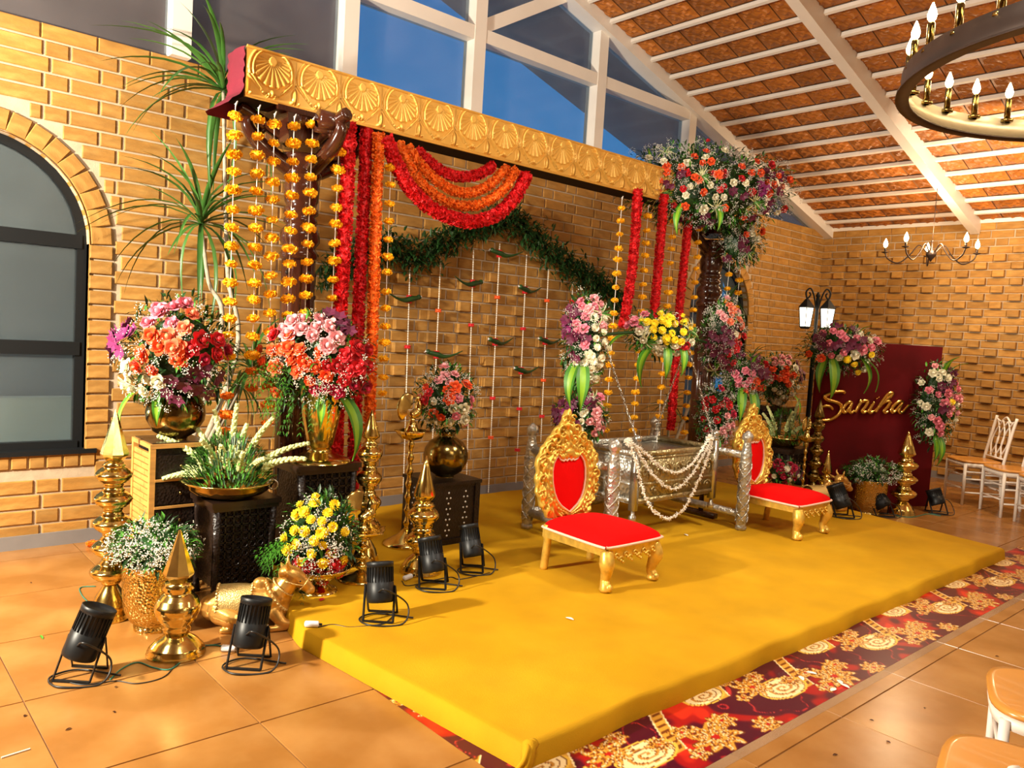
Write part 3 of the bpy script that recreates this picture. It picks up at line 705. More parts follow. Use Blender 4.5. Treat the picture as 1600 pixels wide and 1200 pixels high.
for x0, y0, x1, y1, fl, w in specs[:7]:
    p0, p1 = A(x0, y0, -.10), A(x1, y1, -.10); t = thing('jasmine_string', w+' white bead string from the left hanging from the leaf garland', 'garland', p0, group='white bead strings with birds'); D = p1-p0
    b = MB(); n = int(D.length/.021); b.tube([(0, 0, 0), D], .003, 5)
    for k in range(n): b.sph(D*(k+.5)/n, (.0065, .0065, .0085), 6, 4)
    part('bead_string', b, JAS, t)
    for y, k in fl:
        p = D*((y-y0)/(y1-y0))
        if k: link('flower_knot', FR, t, p+Vector((0, 0, .022))); link('flower_knot', FR, t, p-Vector((0, 0, .022)), scale=1.1); o = link('bird_ornament', BM, t, p+Vector((0, -.018, 0)), (0, 0, rnd(-.2, .2)+(0 if k > 0 else PI*1.0)), 1.25); link('eye_and_beak', EME, o)
        else: link('flower_knot', FO if random.random() < .45 else FR, t, p, scale=1.15)
# ================================================================ FLOWERS
HR = Vector((math.sin(YAW), -math.cos(YAW), 0)); AR = math.atan2(HR.y, HR.x); TC = Vector((-math.cos(YAW), -math.sin(YAW), 0))
def rose(mt, op=1.):
    b = MB(); b.sph((0, 0, .006), (.011, .011, .015), 8, 5)
    for n, r, h, lean, w in ((3, .010, .022, .25, .020), (4, .014, .021, .55, .024), (5, .019, .017, .95*op, .027), (6, .023, .011, 1.35*op, .028)):
        for k in range(n):
            a = 2*PI*k/n+r*60; g = []; rad = Vector((math.cos(a), math.sin(a), 0)); tn = Vector((-rad.y, rad.x, 0))
            for i in range(4):
                t = i/3; row = []
                for j in range(4):
                    s = j/3*2-1; ww = w*(.55+.45*math.sin(PI*min(1, .2+t*.75)))*.62
                    out = rad*(r*.45+lean*.020*t+.004*t*t*2)+Vector((0, 0, -.010+h*1.15*t-(.006*lean if i == 3 else 0)))
                    row.append(out+tn*s*ww-rad*(s*s*.007))
                g.append(row)
            b.grid(g)
    return b.mesh('rose', mt, True)
ROSE = {k: [rose(m, .72), rose(m, .5)] for k, m in PET.items() if k not in ('purple', 'yellow')}
def mum(mt):
    b = MB(); b.sph((0, 0, .004), (.016, .016, .010), 8, 4)
    for r, z, n, tl in ((.018, .0, 12, .15), (.014, .006, 10, .6), (.009, .010, 7, 1.0)):
        for k in range(n):
            a = 2*PI*(k+r*90)/n; ca, sa = math.cos(a), math.sin(a); p = Vector((r*.6*ca, r*.6*sa, z)); d = Vector((ca*math.cos(tl), sa*math.cos(tl), math.sin(tl))); s = Vector((-sa, ca, 0))*.0045
            b.add([p-s, p+s, p+d*.014+s*1.1, p+d*.018, p+d*.014-s*1.1], [(0, 1, 2, 3, 4)])
    return b.mesh('chrysanthemum', mt)
MUM = {'yellow': [mum(PET['yellow'])], 'white': [mum(PET['white'])], 'purple': [mum(PET['purple'])], 'maroon': [mum(PET['maroon'])]}
def orchid():
    b = MB()
    for c in range(4):
        o = Vector((rnd(-.02, .02), rnd(-.02, .02), rnd(-.008, .012)))
        for k in range(5):
            a = 2*PI*k/5+c; d = Vector((math.cos(a), math.sin(a), .35)).normalized(); s = Vector((-math.sin(a), math.cos(a), 0))*.009
            b.add([o, o+d*.014-s, o+d*.027, o+d*.014+s], [(0, 1, 2, 3)])
    return b.mesh('orchid_cluster', PET['purple'])
ORC = [orchid(), orchid()]; m2 = [o.copy() for o in ORC]
for o in m2: o.materials[0] = PET['maroon']
def strap_leaf():
    b = MB(); g = []; n = 10
    for i in range(n+1):
        t = i/n; w = .030*math.sin(PI*min(1, .10+.90*t)**.75)+.001; x = .26*t-.03*t*t; z = .05*math.sin(t*2.2)-.10*t*t
        g.append([(x, s*w, z+abs(s)*.008) for s in (-1, -.45, 0, .45, 1)])
    b.grid(g)
    for k, f in enumerate(b.F): b.I[k] = 1 if k % 4 in (1, 2) else 0
    return b.mesh('broad_leaf', [LEAFG, LEAFY], True)
BL = strap_leaf()
def spider():
    b = MB()
    for k in range(22):
        a = rnd(0, 2*PI); b.m = k % 2; b.leaf((0, 0, 0), (math.cos(a), math.sin(a), rnd(.2, 1.0)), rnd(.08, .13), .010, 1.0, 4)
    return b.mesh('striped_leaf_tuft', [LEAFG, mat('leaf_cream', (.62, .62, .32), .5)])
SP = [spider(), spider()]
def look(n, spin=0): return Vector(n).to_track_quat('Z', 'Y').to_euler()
def bouquet(name, lab, c, rw, rh, zones, fol=420, gyp=330, leaves=(), tufts=(), group=None, dep=None, gz=None, fern=False, rsc=1., cat='flower arrangement'):
    """c: centre in the room; rw, rh: half sizes in metres; zones: (colour, kind, n, u, v, spread)"""
    c = Vector(c); dep = dep or rw; t = thing(name, lab, cat, c, group=group); used = []
    def surf(u, v, k=1.):
        q = max(0, 1-u*u-v*v); wv = math.sqrt(q); p = HR*u*rw*k+Vector((0, 0, 1))*v*rh*k+TC*wv*dep*k
        n = (HR*u/rw+Vector((0, 0, 1))*v/rh+TC*wv/dep).normalized(); return p, n
    for col, kind, n, u0, v0, sp in zones:
        for _ in range(n):
            for tr in range(40):
                u, v = u0+random.gauss(0, sp), v0+random.gauss(0, sp)
                if u*u+v*v > .93: continue
                p, nn = surf(u, v, rnd(.92, 1.06))
                if all((p-q).length > .052*rsc for q in used): break
            used.append(p); s = rnd(.85, 1.2)*rsc; e = look((nn+rvec()*.35).normalized())
            if kind == 'rose': o = link('rose', random.choice(ROSE[col]), t, p, e, s*1.12)
            elif kind == 'mum': o = link('chrysanthemum', MUM[col][0], t, p, e, s*1.15)
            else: o = link('orchid_cluster', random.choice(ORC if col == 'purple' else m2), t, p, e, s*1.5)
    b = MB(); b.sph((0, 0, 0), (.62*rw, .62*dep, .62*rh), 14, 9, Matrix.Rotation(AR, 3, 'Z')); b.V = [tuple(Vector(q_)*rnd(.85, 1.15)) for q_ in b.V]
    for _ in range(int(fol*1.35)):
        d = rvec(); r = rnd(.62, 1.0); p = HR*d.x*rw*r+TC*d.y*dep*r+Vector((0, 0, d.z*rh*r)); e = (p.normalized()+rvec()*.8).normalized(); b.m = random.choice((0, 0, 1)); b.leaf(p, e, rnd(.035, .075), rnd(.014, .026), .5, 2)
    part('foliage', b, [LEAFD, LEAFG], t, kind='stuff')
    if gyp:
        b = MB(); 
        for _ in range(gyp//9):
            if gz and random.random() < .75: u, v = gz[0]+random.gauss(0, gz[2]), gz[1]+random.gauss(0, gz[2])
            else: u, v = rnd(-1, 1), rnd(-1, 1)
            if u*u+v*v > 1: continue
            p, nn = surf(u, v, rnd(.95, 1.12)); 
            if random.random() < .15: p = p-2*TC*p.dot(TC)
            for _ in range(12): b.octa(p+rvec()*rnd(.005, .034), rnd(.0028, .0048))
        part('gypsophila', b, GYPM, t, kind='stuff')
    if fern:
        b = MB(); 
        for _ in range(60):
            u, v = fern[0]+random.gauss(0, fern[2]), fern[1]+random.gauss(0, fern[2]); p, nn = surf(max(-.9, min(.9, u)), max(-.9, min(.9, v)) if u*u+v*v < 1 else 0, .9); 
            d = (nn+Vector((0, 0, -.5))+rvec()*.4).normalized(); P = [p+d*.16*q/6+Vector((0, 0, -.04))*(q/6)**2 for q in range(7)]
            for q in range(1, 7):
                for sgn in (-1, 1): b.leaf(P[q], (d+rvec()*.3+sgn*d.cross(Vector((0, 0, 1)))*1.2).normalized(), .032, .006, .3, 2)
        part('fern_sprays', b, LEAFG, t, kind='stuff')
    for (u, v, du, dv, L) in leaves:
        p, nn = surf(u, v, .8); d = (HR*du+Vector((0, 0, dv))+TC*.35).normalized(); q = Matrix((d, Vector((0, 0, 1)).cross(d).normalized(), d.cross(Vector((0, 0, 1)).cross(d)).normalized())).transposed().to_euler()
        link('broad_leaf', BL, t, p, q, L/.24)
    for (u, v, s) in tufts: p, nn = surf(u, v, .9); link('striped_leaf_tuft', random.choice(SP), t, p, look(nn), s)
    return t
# ================================================================ BRASS
def finial(lab, foot, tip, bulbs, wpx, group='brass temple finials', n=24, cone=.27, oct_=True, mt=None):
    """foot/tip pixels; wpx: pixel width of the widest base"""
    H = A(*tip, foot.y).z-foot.z; R = wpx/2*MPP(foot); mt = mt or GOLD; t = thing('brass_finial', lab, 'finial', foot, group=group)
    b = MB(); hb = H*.17; b.lathe([(R, 0), (R*1.0, hb*.06), (R*.95, hb*.14), (R*.97, hb*.2), (R*.90, hb*.28), (R*.92, hb*.34), (R*.84, hb*.42), (R*.72, hb*.62), (R*.5, hb*.82), (R*.34, hb*.96), (R*.32, hb)], n); part('bell_foot', b, mt, t, True)
    zc = H*(1-cone); st = (zc-hb)/bulbs; r = R*1.0 if bulbs > 2 else R*.78
    for k in range(bulbs):
        z = hb+k*st; q = r*(1-.035*k); a = R*.44
        b = MB(); b.lathe([(a, z-.001), (a*1.1, z+st*.10), (a, z+st*.16), (q*.70, z+st*.20), (q*.66, z+st*.215), (q*.86, z+st*.30), (q*.83, z+st*.315), (q*.96, z+st*.40), (q, z+st*.50), (q*.96, z+st*.59), (q*.91, z+st*.605), (q*.86, z+st*.68), (q*.80, z+st*.695), (q*.70, z+st*.77), (q*.62, z+st*.785), (q*.54, z+st*.83), (a*1.25, z+st*.88), (a, z+st*.96), (a, z+st*1.001)], n); part('ringed_bulb', b, mt, t, True)
    b = MB(); q = R*(.66 if bulbs > 2 else .52); ch = H*cone; b.lathe([(R*.30, zc-.001), (q*.95, zc+ch*.13), (q, zc+ch*.17), (q*.62, zc+ch*.5), (q*.30, zc+ch*.78), (.004, H)], 8 if oct_ else n); part('spire', b, mt, t, not oct_)
    return t
BF = 'brass temple finials'
fA = finial('tall brass finial with five ringed bulbs beside the arched window', G(172, 965), (188, 640), 5, 62, cone=.25)
fB = finial('short brass finial on a wide bell foot in front of the hammered pot', G(275, 1020), (280, 828), 1, 88, cone=.42)
fD = finial('short brass finial with two bulbs in front of the black pierced pedestal', G(657, 893, SH), (667, 712), 2, 66, cone=.40, oct_=False)
pC = Vector((2.62, -1.66, SH)); fC = finial('tall brass finial standing behind the peacock oil lamp', pC, (575, 640), 4, 44, cone=.2, oct_=False)
fR = finial('brass finial with three bulbs in front of the maroon name board', G(1408, 803, 0), (1416, 674), 3, 40, cone=.32, oct_=False)
p = Vector((A(1290, 760, -2.12).x, -2.12, 0)); finial('slim brass finial whose spire rises behind the far bull figure', p, (1293, 704), 2, 30, cone=.42, oct_=False)
p = Vector((A(1271, 760, -2.00).x, -2.00, SH)); finial('slender aged brass finial tower at the left edge of the name board', p, (1273, 624), 5, 24, cone=.2, oct_=False, mt=GOLDO)
def oil_lamp(lab, foot, top, tall, wpx):
    H = A(*top, foot.y).z-foot.z; R = wpx/2*MPP(foot); t = thing('oil_lamp', lab, 'oil lamp', foot); 
    b = MB(); b.lathe([(R, 0), (R*1.02, H*.012), (R*.8, H*.03), (R*.35, H*.07), (R*.16, H*.10)], 24); part('foot', b, GOLD, t, True)
    zp = H*.70 if tall else H*.50; b = MB(); pr = [(R*.16, H*.10)]; k = 7 if tall else 4
    for i in range(k):
        z0 = H*.10+(zp-H*.10)*i/k; s = (zp-H*.10)/k; r = R*(.17 if tall else .36)
        pr += [(R*.09, z0+s*.12), (r*.75, z0+s*.3), (r, z0+s*.5), (r*.7, z0+s*.7), (R*.09, z0+s*.92)]
    b.lathe(pr, 18); part('stem', b, GOLD, t, True)
    b = MB(); q = R*(.62 if tall else 1.05); dz = H*.045; g = []
    for i in range(41):
        a = 2*PI*i/40; e = 1+.22*max(0, math.cos(5*a))**4; g.append([(.2*q*math.cos(a), .2*q*math.sin(a), zp-dz*.4), (q*.75*math.cos(a), q*.75*math.sin(a), zp), (q*e*math.cos(a), q*e*math.sin(a), zp+dz), (q*e*.97*math.cos(a), q*e*.97*math.sin(a), zp+dz*1.1), (q*.7*math.cos(a), q*.7*math.sin(a), zp+dz*.35), (.05*q*math.cos(a), .05*q*math.sin(a), zp+dz*.3)])
    b.grid(g); part('wick_dish', b, GOLD, t, True)
    b = MB(); z = zp+dz*.3; b.lathe([(R*.32, z), (R*.34, z+H*.03), (R*.22, z+H*.07), (R*.12, z+H*.10), (R*.16, z+H*.11)], 16); part('collar', b, GOLD, t, True)
    b = MB(); z += H*.11; s = (H-z)/.30                      # peacock with fanned tail
    b.tube(crom([(-.03*s, 0, .02*s), (.02*s, 0, .05*s), (.07*s, 0, .08*s), (.08*s, 0, .17*s), (.06*s, 0, .23*s), (.10*s, 0, .225*s)], 4), [.02*s]+[.05*s]*4+[.055*s]*4+[.04*s]*4+[.024*s]*4+[.02*s]*3+[.006*s], 10)
    b.tube([(0, 0, 0), (.02*s, 0, .06*s)], .03*s, 8)
    part('peacock', b, GOLD, t, True, loc=(0, 0, z))
    g = MB(); P = []
    for i in range(13):
        a = PI*.35+PI*.95*i/12; P.append([(-.05*s+.03*s*math.cos(a), -.01*s, .08*s+.03*s*math.sin(a)), (-.06*s+.12*s*math.cos(a), 0, .12*s+.15*s*math.sin(a)), (-.06*s+.14*s*math.cos(a), .012*s, .12*s+.17*s*math.sin(a)), (-.06*s+.11*s*math.cos(a), .02*s, .12*s+.14*s*math.sin(a)), (-.05*s+.03*s*math.cos(a), .015*s, .08*s+.03*s*math.sin(a))])
    g.grid(P); part('tail_fan', g, GOLD, t, True, loc=(0, 0, z)); return t
lamp_c = oil_lamp('stout brass oil lamp with peacock figure beside the flowered pedestal bowl', G(563, 905, SH), (572, 762), False, 66)
lamp_t = oil_lamp('tall slender brass oil lamp with peacock figure before the brick wall', G(634, 850, SH), (636, 612), True, 72)
p = Vector((A(1254, 760, -1.95).x, -1.95, SH)); oil_lamp('slender brass oil lamp standing at the right end of the dark table', p, (1262, 650), True, 38)
def lathe_thing(name, lab, cat, foot, prof, mt, n=32, fl=None, extra=None, group=None):
    t = thing(name, lab, cat, foot, group=group); b = MB(); b.lathe(prof, n, fl=fl, cap=False); b.lathe([(prof[0][0], 0), (prof[0][0]*.5, .001)], n); part('body', b, mt, t, True); return t
# hammered planter pot
pf = Vector((1.31, -1.80, 0)); s = MPP(pf); r = 46*s
pot = lathe_thing('planter_pot', 'hammered golden pot behind the short finial, full of white gypsophila', 'plant pot', pf, [(r*.62, 0), (r*.64, .02), (r*.55, .03), (r*.75, .05), (r*.95, .11), (r*1.0, .18), (r*1.02, .30), (r*1.05, .34), (r*1.08, .345), (r*.98, .34), (r*.9, .25), (r*.7, .12)], HAMM, 40)
bouquet('gypsophila_bunch', 'cloud of white gypsophila with pale green sprigs in the hammered pot', pf+Vector((0, 0, .42)), .21, .13, [], 420, 1900, dep=.17, cat='flower arrangement')
# carved furniture
def stool(name, lab, c, w, d, h, top=.03, legs=True, z0=0, pierced=False, parts=4):
    t = thing(name, lab, 'stand', (c[0], c[1], z0)); b = MB(); b.box((0, 0, h-top/2), (w, d, top)); b.box((0, 0, h-top-.012), (w*.94, d*.94, .024)); part('top', b, mat('stand_top', (.022, .011, .007), .25, var=(8, .3)), t)
    for i in (-1, 1):
        for j in (-1, 1):
            q = MB(); x, y = i*(w*.45-.018), j*(d*.45-.018); q.tube([(x, y, 0), (x, y, h*.15), (x*.96, y*.96, h*.5), (x, y, h-.05)], [.024, .018, .022, .026], 8); part('leg', q, BWOOD, t, True)
    for i, (ox, oy, rz, ww) in enumerate(((0, -d*.42, 0, w), (0, d*.42, 0, w), (-w*.42, 0, PI/2, d), (w*.42, 0, PI/2, d))):
        q = MB(); z1 = h-.04; z2 = h*.18 if not legs else h-.17; ww *= .80; n = 7; m = max(3, int((z1-z2)/(ww/n)))
        for k in range(n+1): q.bar((-ww/2+ww*k/n, 0, z2), (-ww/2+ww*k/n, 0, z1), .007, .010)
        for k in range(m+1): q.bar((-ww/2, 0, z2+(z1-z2)*k/m), (ww/2, 0, z2+(z1-z2)*k/m), .007, .010)
        for k in range(n):
            for l in range(m): cx, cz = -ww/2+ww*(k+.5)/n, z2+(z1-z2)*(l+.5)/m; q.tube([(cx+.016*math.cos(a), 0, cz+.016*math.sin(a)) for a in np.linspace(0, 2*PI, 7)], .0035, 4, cap=False)
        if not legs: q.box((0, .012, (z1+z2)/2), (ww, .004, z1-z2))
        part('carved_panel', q, BWOOD, t, loc=(ox, oy, 0), rot=(0, 0, rz))
    return t
s1 = stool('carved_stool', 'low black carved stool under the wide brass bowl', (1.84, -1.50), .40, .34, .575, legs=False)
s2 = stool('carved_pedestal', 'tall dark carved pedestal with lattice panels in front of the left pillar', (2.33, -1.53), .42, .34, .66, z0=SH, legs=False)
# honey wood chest
ch = thing('drawer_chest', 'honey wood chest with slatted side and dark carved drawers under the round vase', 'chest', (1.585, -1.16, 0)); CW, CD, CH = .34, .34, .86
b = MB(); b.box((0, 0, CH-.012), (CW, CD, .024)); part('top', b, PINE, ch); b = MB(); b.box((0, 0, CH+.003), (CW-.03, CD-.03, .006)); part('top_inlay', b, mat('stand_top', ), ch)
for i in (-1, 1):
    for j in (-1, 1): b = MB(); b.box((i*(CW/2-.016), j*(CD/2-.016), (CH-.024)/2), (.03, .03, CH-.024)); part('post', b, PINE, ch)
b = MB(); b.box((.01, .0, CH/2), (CW-.05, CD-.04, CH-.06)); part('carcass', b, BWOOD, ch)
n = 22
for k in range(n):
    for y0, y1 in (((-CD/2+.032, .0), (.004, CD/2-.032)) if k % 2 else ((-CD/2+.032, -.06), (-.056, CD/2-.032))):
        b = MB(); b.box((-CW/2+.014, (y0+y1)/2, .05+(CH-.10)*(k+.5)/n), (.016, y1-y0, (CH-.10)/n*.80)); part('slat', b, PINE, ch)
for k in range(5):
    z = CH-.05-.155*(k+.5); b = MB(); b.box((0, -CD/2+.012, z), (CW-.064, .016, .125)); d = part('drawer', b, BWOOD, ch)
    b = MB(); b.sph((0, -CD/2-.004, z), .010, 8, 5); part('knob', b, GOLDO, d, True)
    b = MB(); b.box((0, -CD/2+.010, z-.078), (CW-.06, .024, .014)); part('rail', b, PINE, ch)
# round vase A and bouquet A
va = Vector((1.60, -1.17, CH+.006)); r = 44*MPP(va)
def pot_vase(lab, foot, r, mt=GOLDO, nk=.42):
    return lathe_thing('round_vase', lab, 'vase', foot, [(r*.42, 0), (r*.40, r*.06), (r*.75, r*.28), (r*.97, r*.68), (r, r*.95), (r*.95, r*1.25), (r*.75, r*1.58), (r*nk, r*1.78), (r*nk*.86, r*1.90), (r*nk*1.25, r*2.06), (r*nk*1.0, r*2.04), (r*nk*.6, r*1.8)], mt, 40)
pot_vase('round brass vase on the honey wood chest', va, r)
ca = A(282, 552, va.y)
Z = lambda *a: a
bouquet('bouquet', 'large bouquet in the left round vase, pink roses on top and white roses below', ca, .335, .34,
    [('pink', 'rose', 7, .02, .72, .13), ('orange', 'rose', 7, -.05, .25, .30), ('white', 'rose', 7, -.15, -.42, .26), ('purple', 'orchid', 7, -.78, .15, .16), ('red', 'rose', 4, .62, .20, .14), ('peach', 'rose', 4, .35, .30, .16), ('maroon', 'orchid', 6, .65, -.50, .17), ('white', 'rose', 2, -.7, -.6, .08), ('crimson', 'rose', 2, .8, 0, .08)],
    700, 1500, leaves=[(-.55, -.7, -.45, -1.0, .34), (-.2, -.8, .1, -1, .2), (.25, .6, .6, .7, .12), (.35, .6, 1, .5, .12)], gz=(.1, -.1, .55), rsc=1.32)
# urli bowl and tuberoses
pb = Vector((1.80, -1.49, .577)); r = 70*MPP(pb)*.96
ur = lathe_thing('brass_bowl', 'wide shallow brass bowl with ring handles on the low black stool', 'bowl', pb, [(r*.45, 0), (r*.8, .02), (r*.97, .055), (r, .075), (r*1.04, .082), (r*1.04, .09), (r*.97, .088), (r*.9, .06), (r*.5, .02)], GOLD, 48)
for sg in (-1, 1): b = MB(); b.tube([HR*sg*(r*1.02+.028*math.sin(a))+Vector((0, 0, .075+.028*math.cos(a))) for a in np.linspace(0, 2*PI, 15)], .006, 6, cap=False); part('ring_handle', b, SILVP, ur, True)
def tuberose(L, bend, seed):
    random.seed(seed); b = MB(); P = [Vector((bend*L*(t**2), 0, L*t*(1-.25*abs(bend)*t))) for t in np.linspace(0, 1, 24)]; b.tube(P, .004, 5); b.m = 1
    for i in range(7, 24):
        for k in range(3):
            a = 2*PI*k/3+i*1.05; d = (P[i]-P[i-1]).normalized(); u, v = frame(d); e = (d*.9+(u*math.cos(a)+v*math.sin(a))*(.95-.025*i)).normalized(); s = .036*(1.12-i*.024)
            b.tube([P[i], P[i]+e*s*.6, P[i]+e*s*1.15], [.005, .0105, .004], 6)
    for k in range(5): b.m = 0; b.leaf(P[3+k//2], (math.cos(k*2.1), math.sin(k*2.1), 1), .10, .010, .4, 3)
    return b.mesh('tuberose', [LEAFG, TUBE], True)
def tubebowl(lab, c, items, L0, fol=260, rw=.2, rh=.1):
    t = thing('tuberoses', lab, 'flower arrangement', c)
    for i, (dx, L, bend, rz, lean) in enumerate(items):
        ms = tuberose(L*L0, bend, i+3); link('tuberose', ms, t, HR*dx, (0, lean*.6, rz))
    random.seed(99); b = MB()
    for _ in range(fol):
        d = rvec(); p = HR*d.x*rw+TC*d.y*rw+Vector((0, 0, abs(d.z)*rh*2-.02)); b.m = random.choice((0, 1)); b.leaf(p, (d+Vector((0, 0, .8))).normalized(), rnd(.03, .07), .012, .4, 2)
    part('foliage', b, [LEAFD, LEAFG], t, kind='stuff'); return t
tubebowl('pale green tuberose spikes spreading from the wide brass bowl', pb+Vector((0, 0, .07)), [(-.10, 1.1, .55, AR+PI, .55), (-.08, .75, .9, AR+PI, .9), (-.12, .55, .9, AR+PI+.4, 1.0), (-.03, 1.2, .1, AR+PI, .1), (.02, 1.0, .12, AR, .12), (.05, 1.25, .25, AR, .3), (.10, 1.15, .55, AR+.2, .6), (.13, 1.05, .6, AR-.3, .75), (0, .8, .3, AR-PI/2, .4), (-.05, .9, .35, AR-PI/2-.3, .35), (.06, .75, .35, AR-PI/2+.4, .5), (-.06, 1.0, .3, AR+PI-.5, .45), (.09, .8, .5, AR-.8, .6), (0, 1.3, .05, AR, .02)], .34, 950, .22, .14)
# tapered vase B and bouquet B
vb = Vector((2.33, -1.55, .752)); H = A(485, 600, vb.y).z-vb.z; r = 33*MPP(vb)
lathe_thing('footed_vase', 'tall ribbed brass vase with flared foot on the carved pedestal', 'vase', vb, [(r*1.45, 0), (r*1.4, .012), (r*1.0, .03), (r*.65, .055), (r*.45, .07), (r*.5, .08), (r*.62, .10), (r*.9, H*.6), (r*1.05, H), (r*1.12, H+.01), (r*.95, H), (r*.8, H*.7)], GOLD, 48, fl=(24, .03))
cb_ = A(496, 566, vb.y-.02)
bouquet('bouquet', 'large bouquet above the left pedestal, orange roses left and red roses with gypsophila right', cb_, .34, .30,
    [('lpink', 'rose', 9, -.15, .75, .17), ('orange', 'rose', 12, -.62, .28, .24), ('orange', 'rose', 6, -.05, .10, .20), ('red', 'rose', 11, .68, -.05, .20), ('lpink', 'rose', 3, .2, .5, .12), ('crimson', 'rose', 3, .1, -.45, .12), ('maroon', 'orchid', 4, .4, .75, .12), ('crimson', 'rose', 2, .8, -.45, .06), ('red', 'rose', 2, -.7, .55, .08)],
    620, 1500, leaves=[(.55, -.7, .55, -1.0, .42), (.2, -.8, .1, -1, .2)], gz=(.30, -.25, .38), fern=(-.62, -.62, .28), rsc=1.25, dep=.20)
# pedestal bowl with yellow and red flowers
pp = G(497, 922, SH); s = MPP(pp)
lathe_thing('pedestal_bowl', 'fluted brass pedestal bowl with yellow and red flowers beside the bull', 'bowl', pp, [(30*s, 0), (28*s, .012), (22*s, .02), (11*s, .04), (10*s, .05), (26*s, .075), (42*s, .105), (50*s, .135), (52*s, .145), (47*s, .14), (30*s, .09)], GOLD, 56, fl=(28, .03))
bouquet('flower_mound', 'yellow chrysanthemums over crimson roses in the fluted brass bowl', pp+Vector((0, 0, .31)), .205, .245,
    [('yellow', 'mum', 24, .0, .30, .36), ('red', 'rose', 15, .15, -.62, .33), ('red', 'rose', 3, -.5, -.62, .12), ('crimson', 'rose', 4, .6, -.45, .1)], 620, 1500, gz=(.25, -.2, .4), fern=(-.8, -.6, .2))
# pierced black pedestal, vase C, bouquet C
pc = Vector((3.42, -1.36, SH)); t = thing('pierced_pedestal', 'black pedestal with pierced lattice sides behind the two-bulb finial', 'stand', pc, rz=.0); W3 = .41; H3 = .445
b = MB(); b.box((0, 0, H3-.012), (W3, W3, .024)); b.box((0, 0, H3-.035), (W3*.94, W3*.94, .02)); b.box((0, 0, .02), (W3*.98, W3*.98, .04)); part('frame', b, BWOOD, t)
for i in (-1, 1):
    for j in (-1, 1): b = MB(); b.box((i*(W3/2-.03), j*(W3/2-.03), H3/2-.01), (.045, .045, H3-.03)); part('corner_post', b, BWOOD, t)
HOLE = mat('pale_backing', (.75, .72, .66), .6)
for rz in (0, PI/2, PI, -PI/2):
    b = MB(); b.box((0, 0, 0), (W3-.09, .006, H3-.08)); b.m = 1
    for cx in (-.075, .075):
        for k in range(9):
            for dx in ((-.016, .016) if k % 2 else (0,)): b.octa((cx+dx, -.0035, -.155+k*.038), .0088)
            if not k % 2 and k: pass
    part('lattice_panel', b, [BWOOD, HOLE], t, loc=Vector((math.sin(rz)*(W3/2-.022), -math.cos(rz)*(W3/2-.022), H3/2-.005)), rot=(0, 0, rz))
vc = Vector((3.44, -1.36, SH+H3)); pot_vase('round brass vase on the black pierced pedestal', vc, 35*MPP(vc))
bouquet('bouquet', 'small round bouquet of pink, orange and white roses on the black pedestal', A(697, 622, -1.36), .225, .245,
    [('lpink', 'rose', 5, .05, .75, .14), ('orange', 'rose', 8, -.1, .25, .4), ('white', 'rose', 7, .1, -.1, .45), ('pink', 'rose', 5, .55, -.4, .25), ('red', 'rose', 2, -.6, .1, .15)], 480, 900, rsc=1.05)
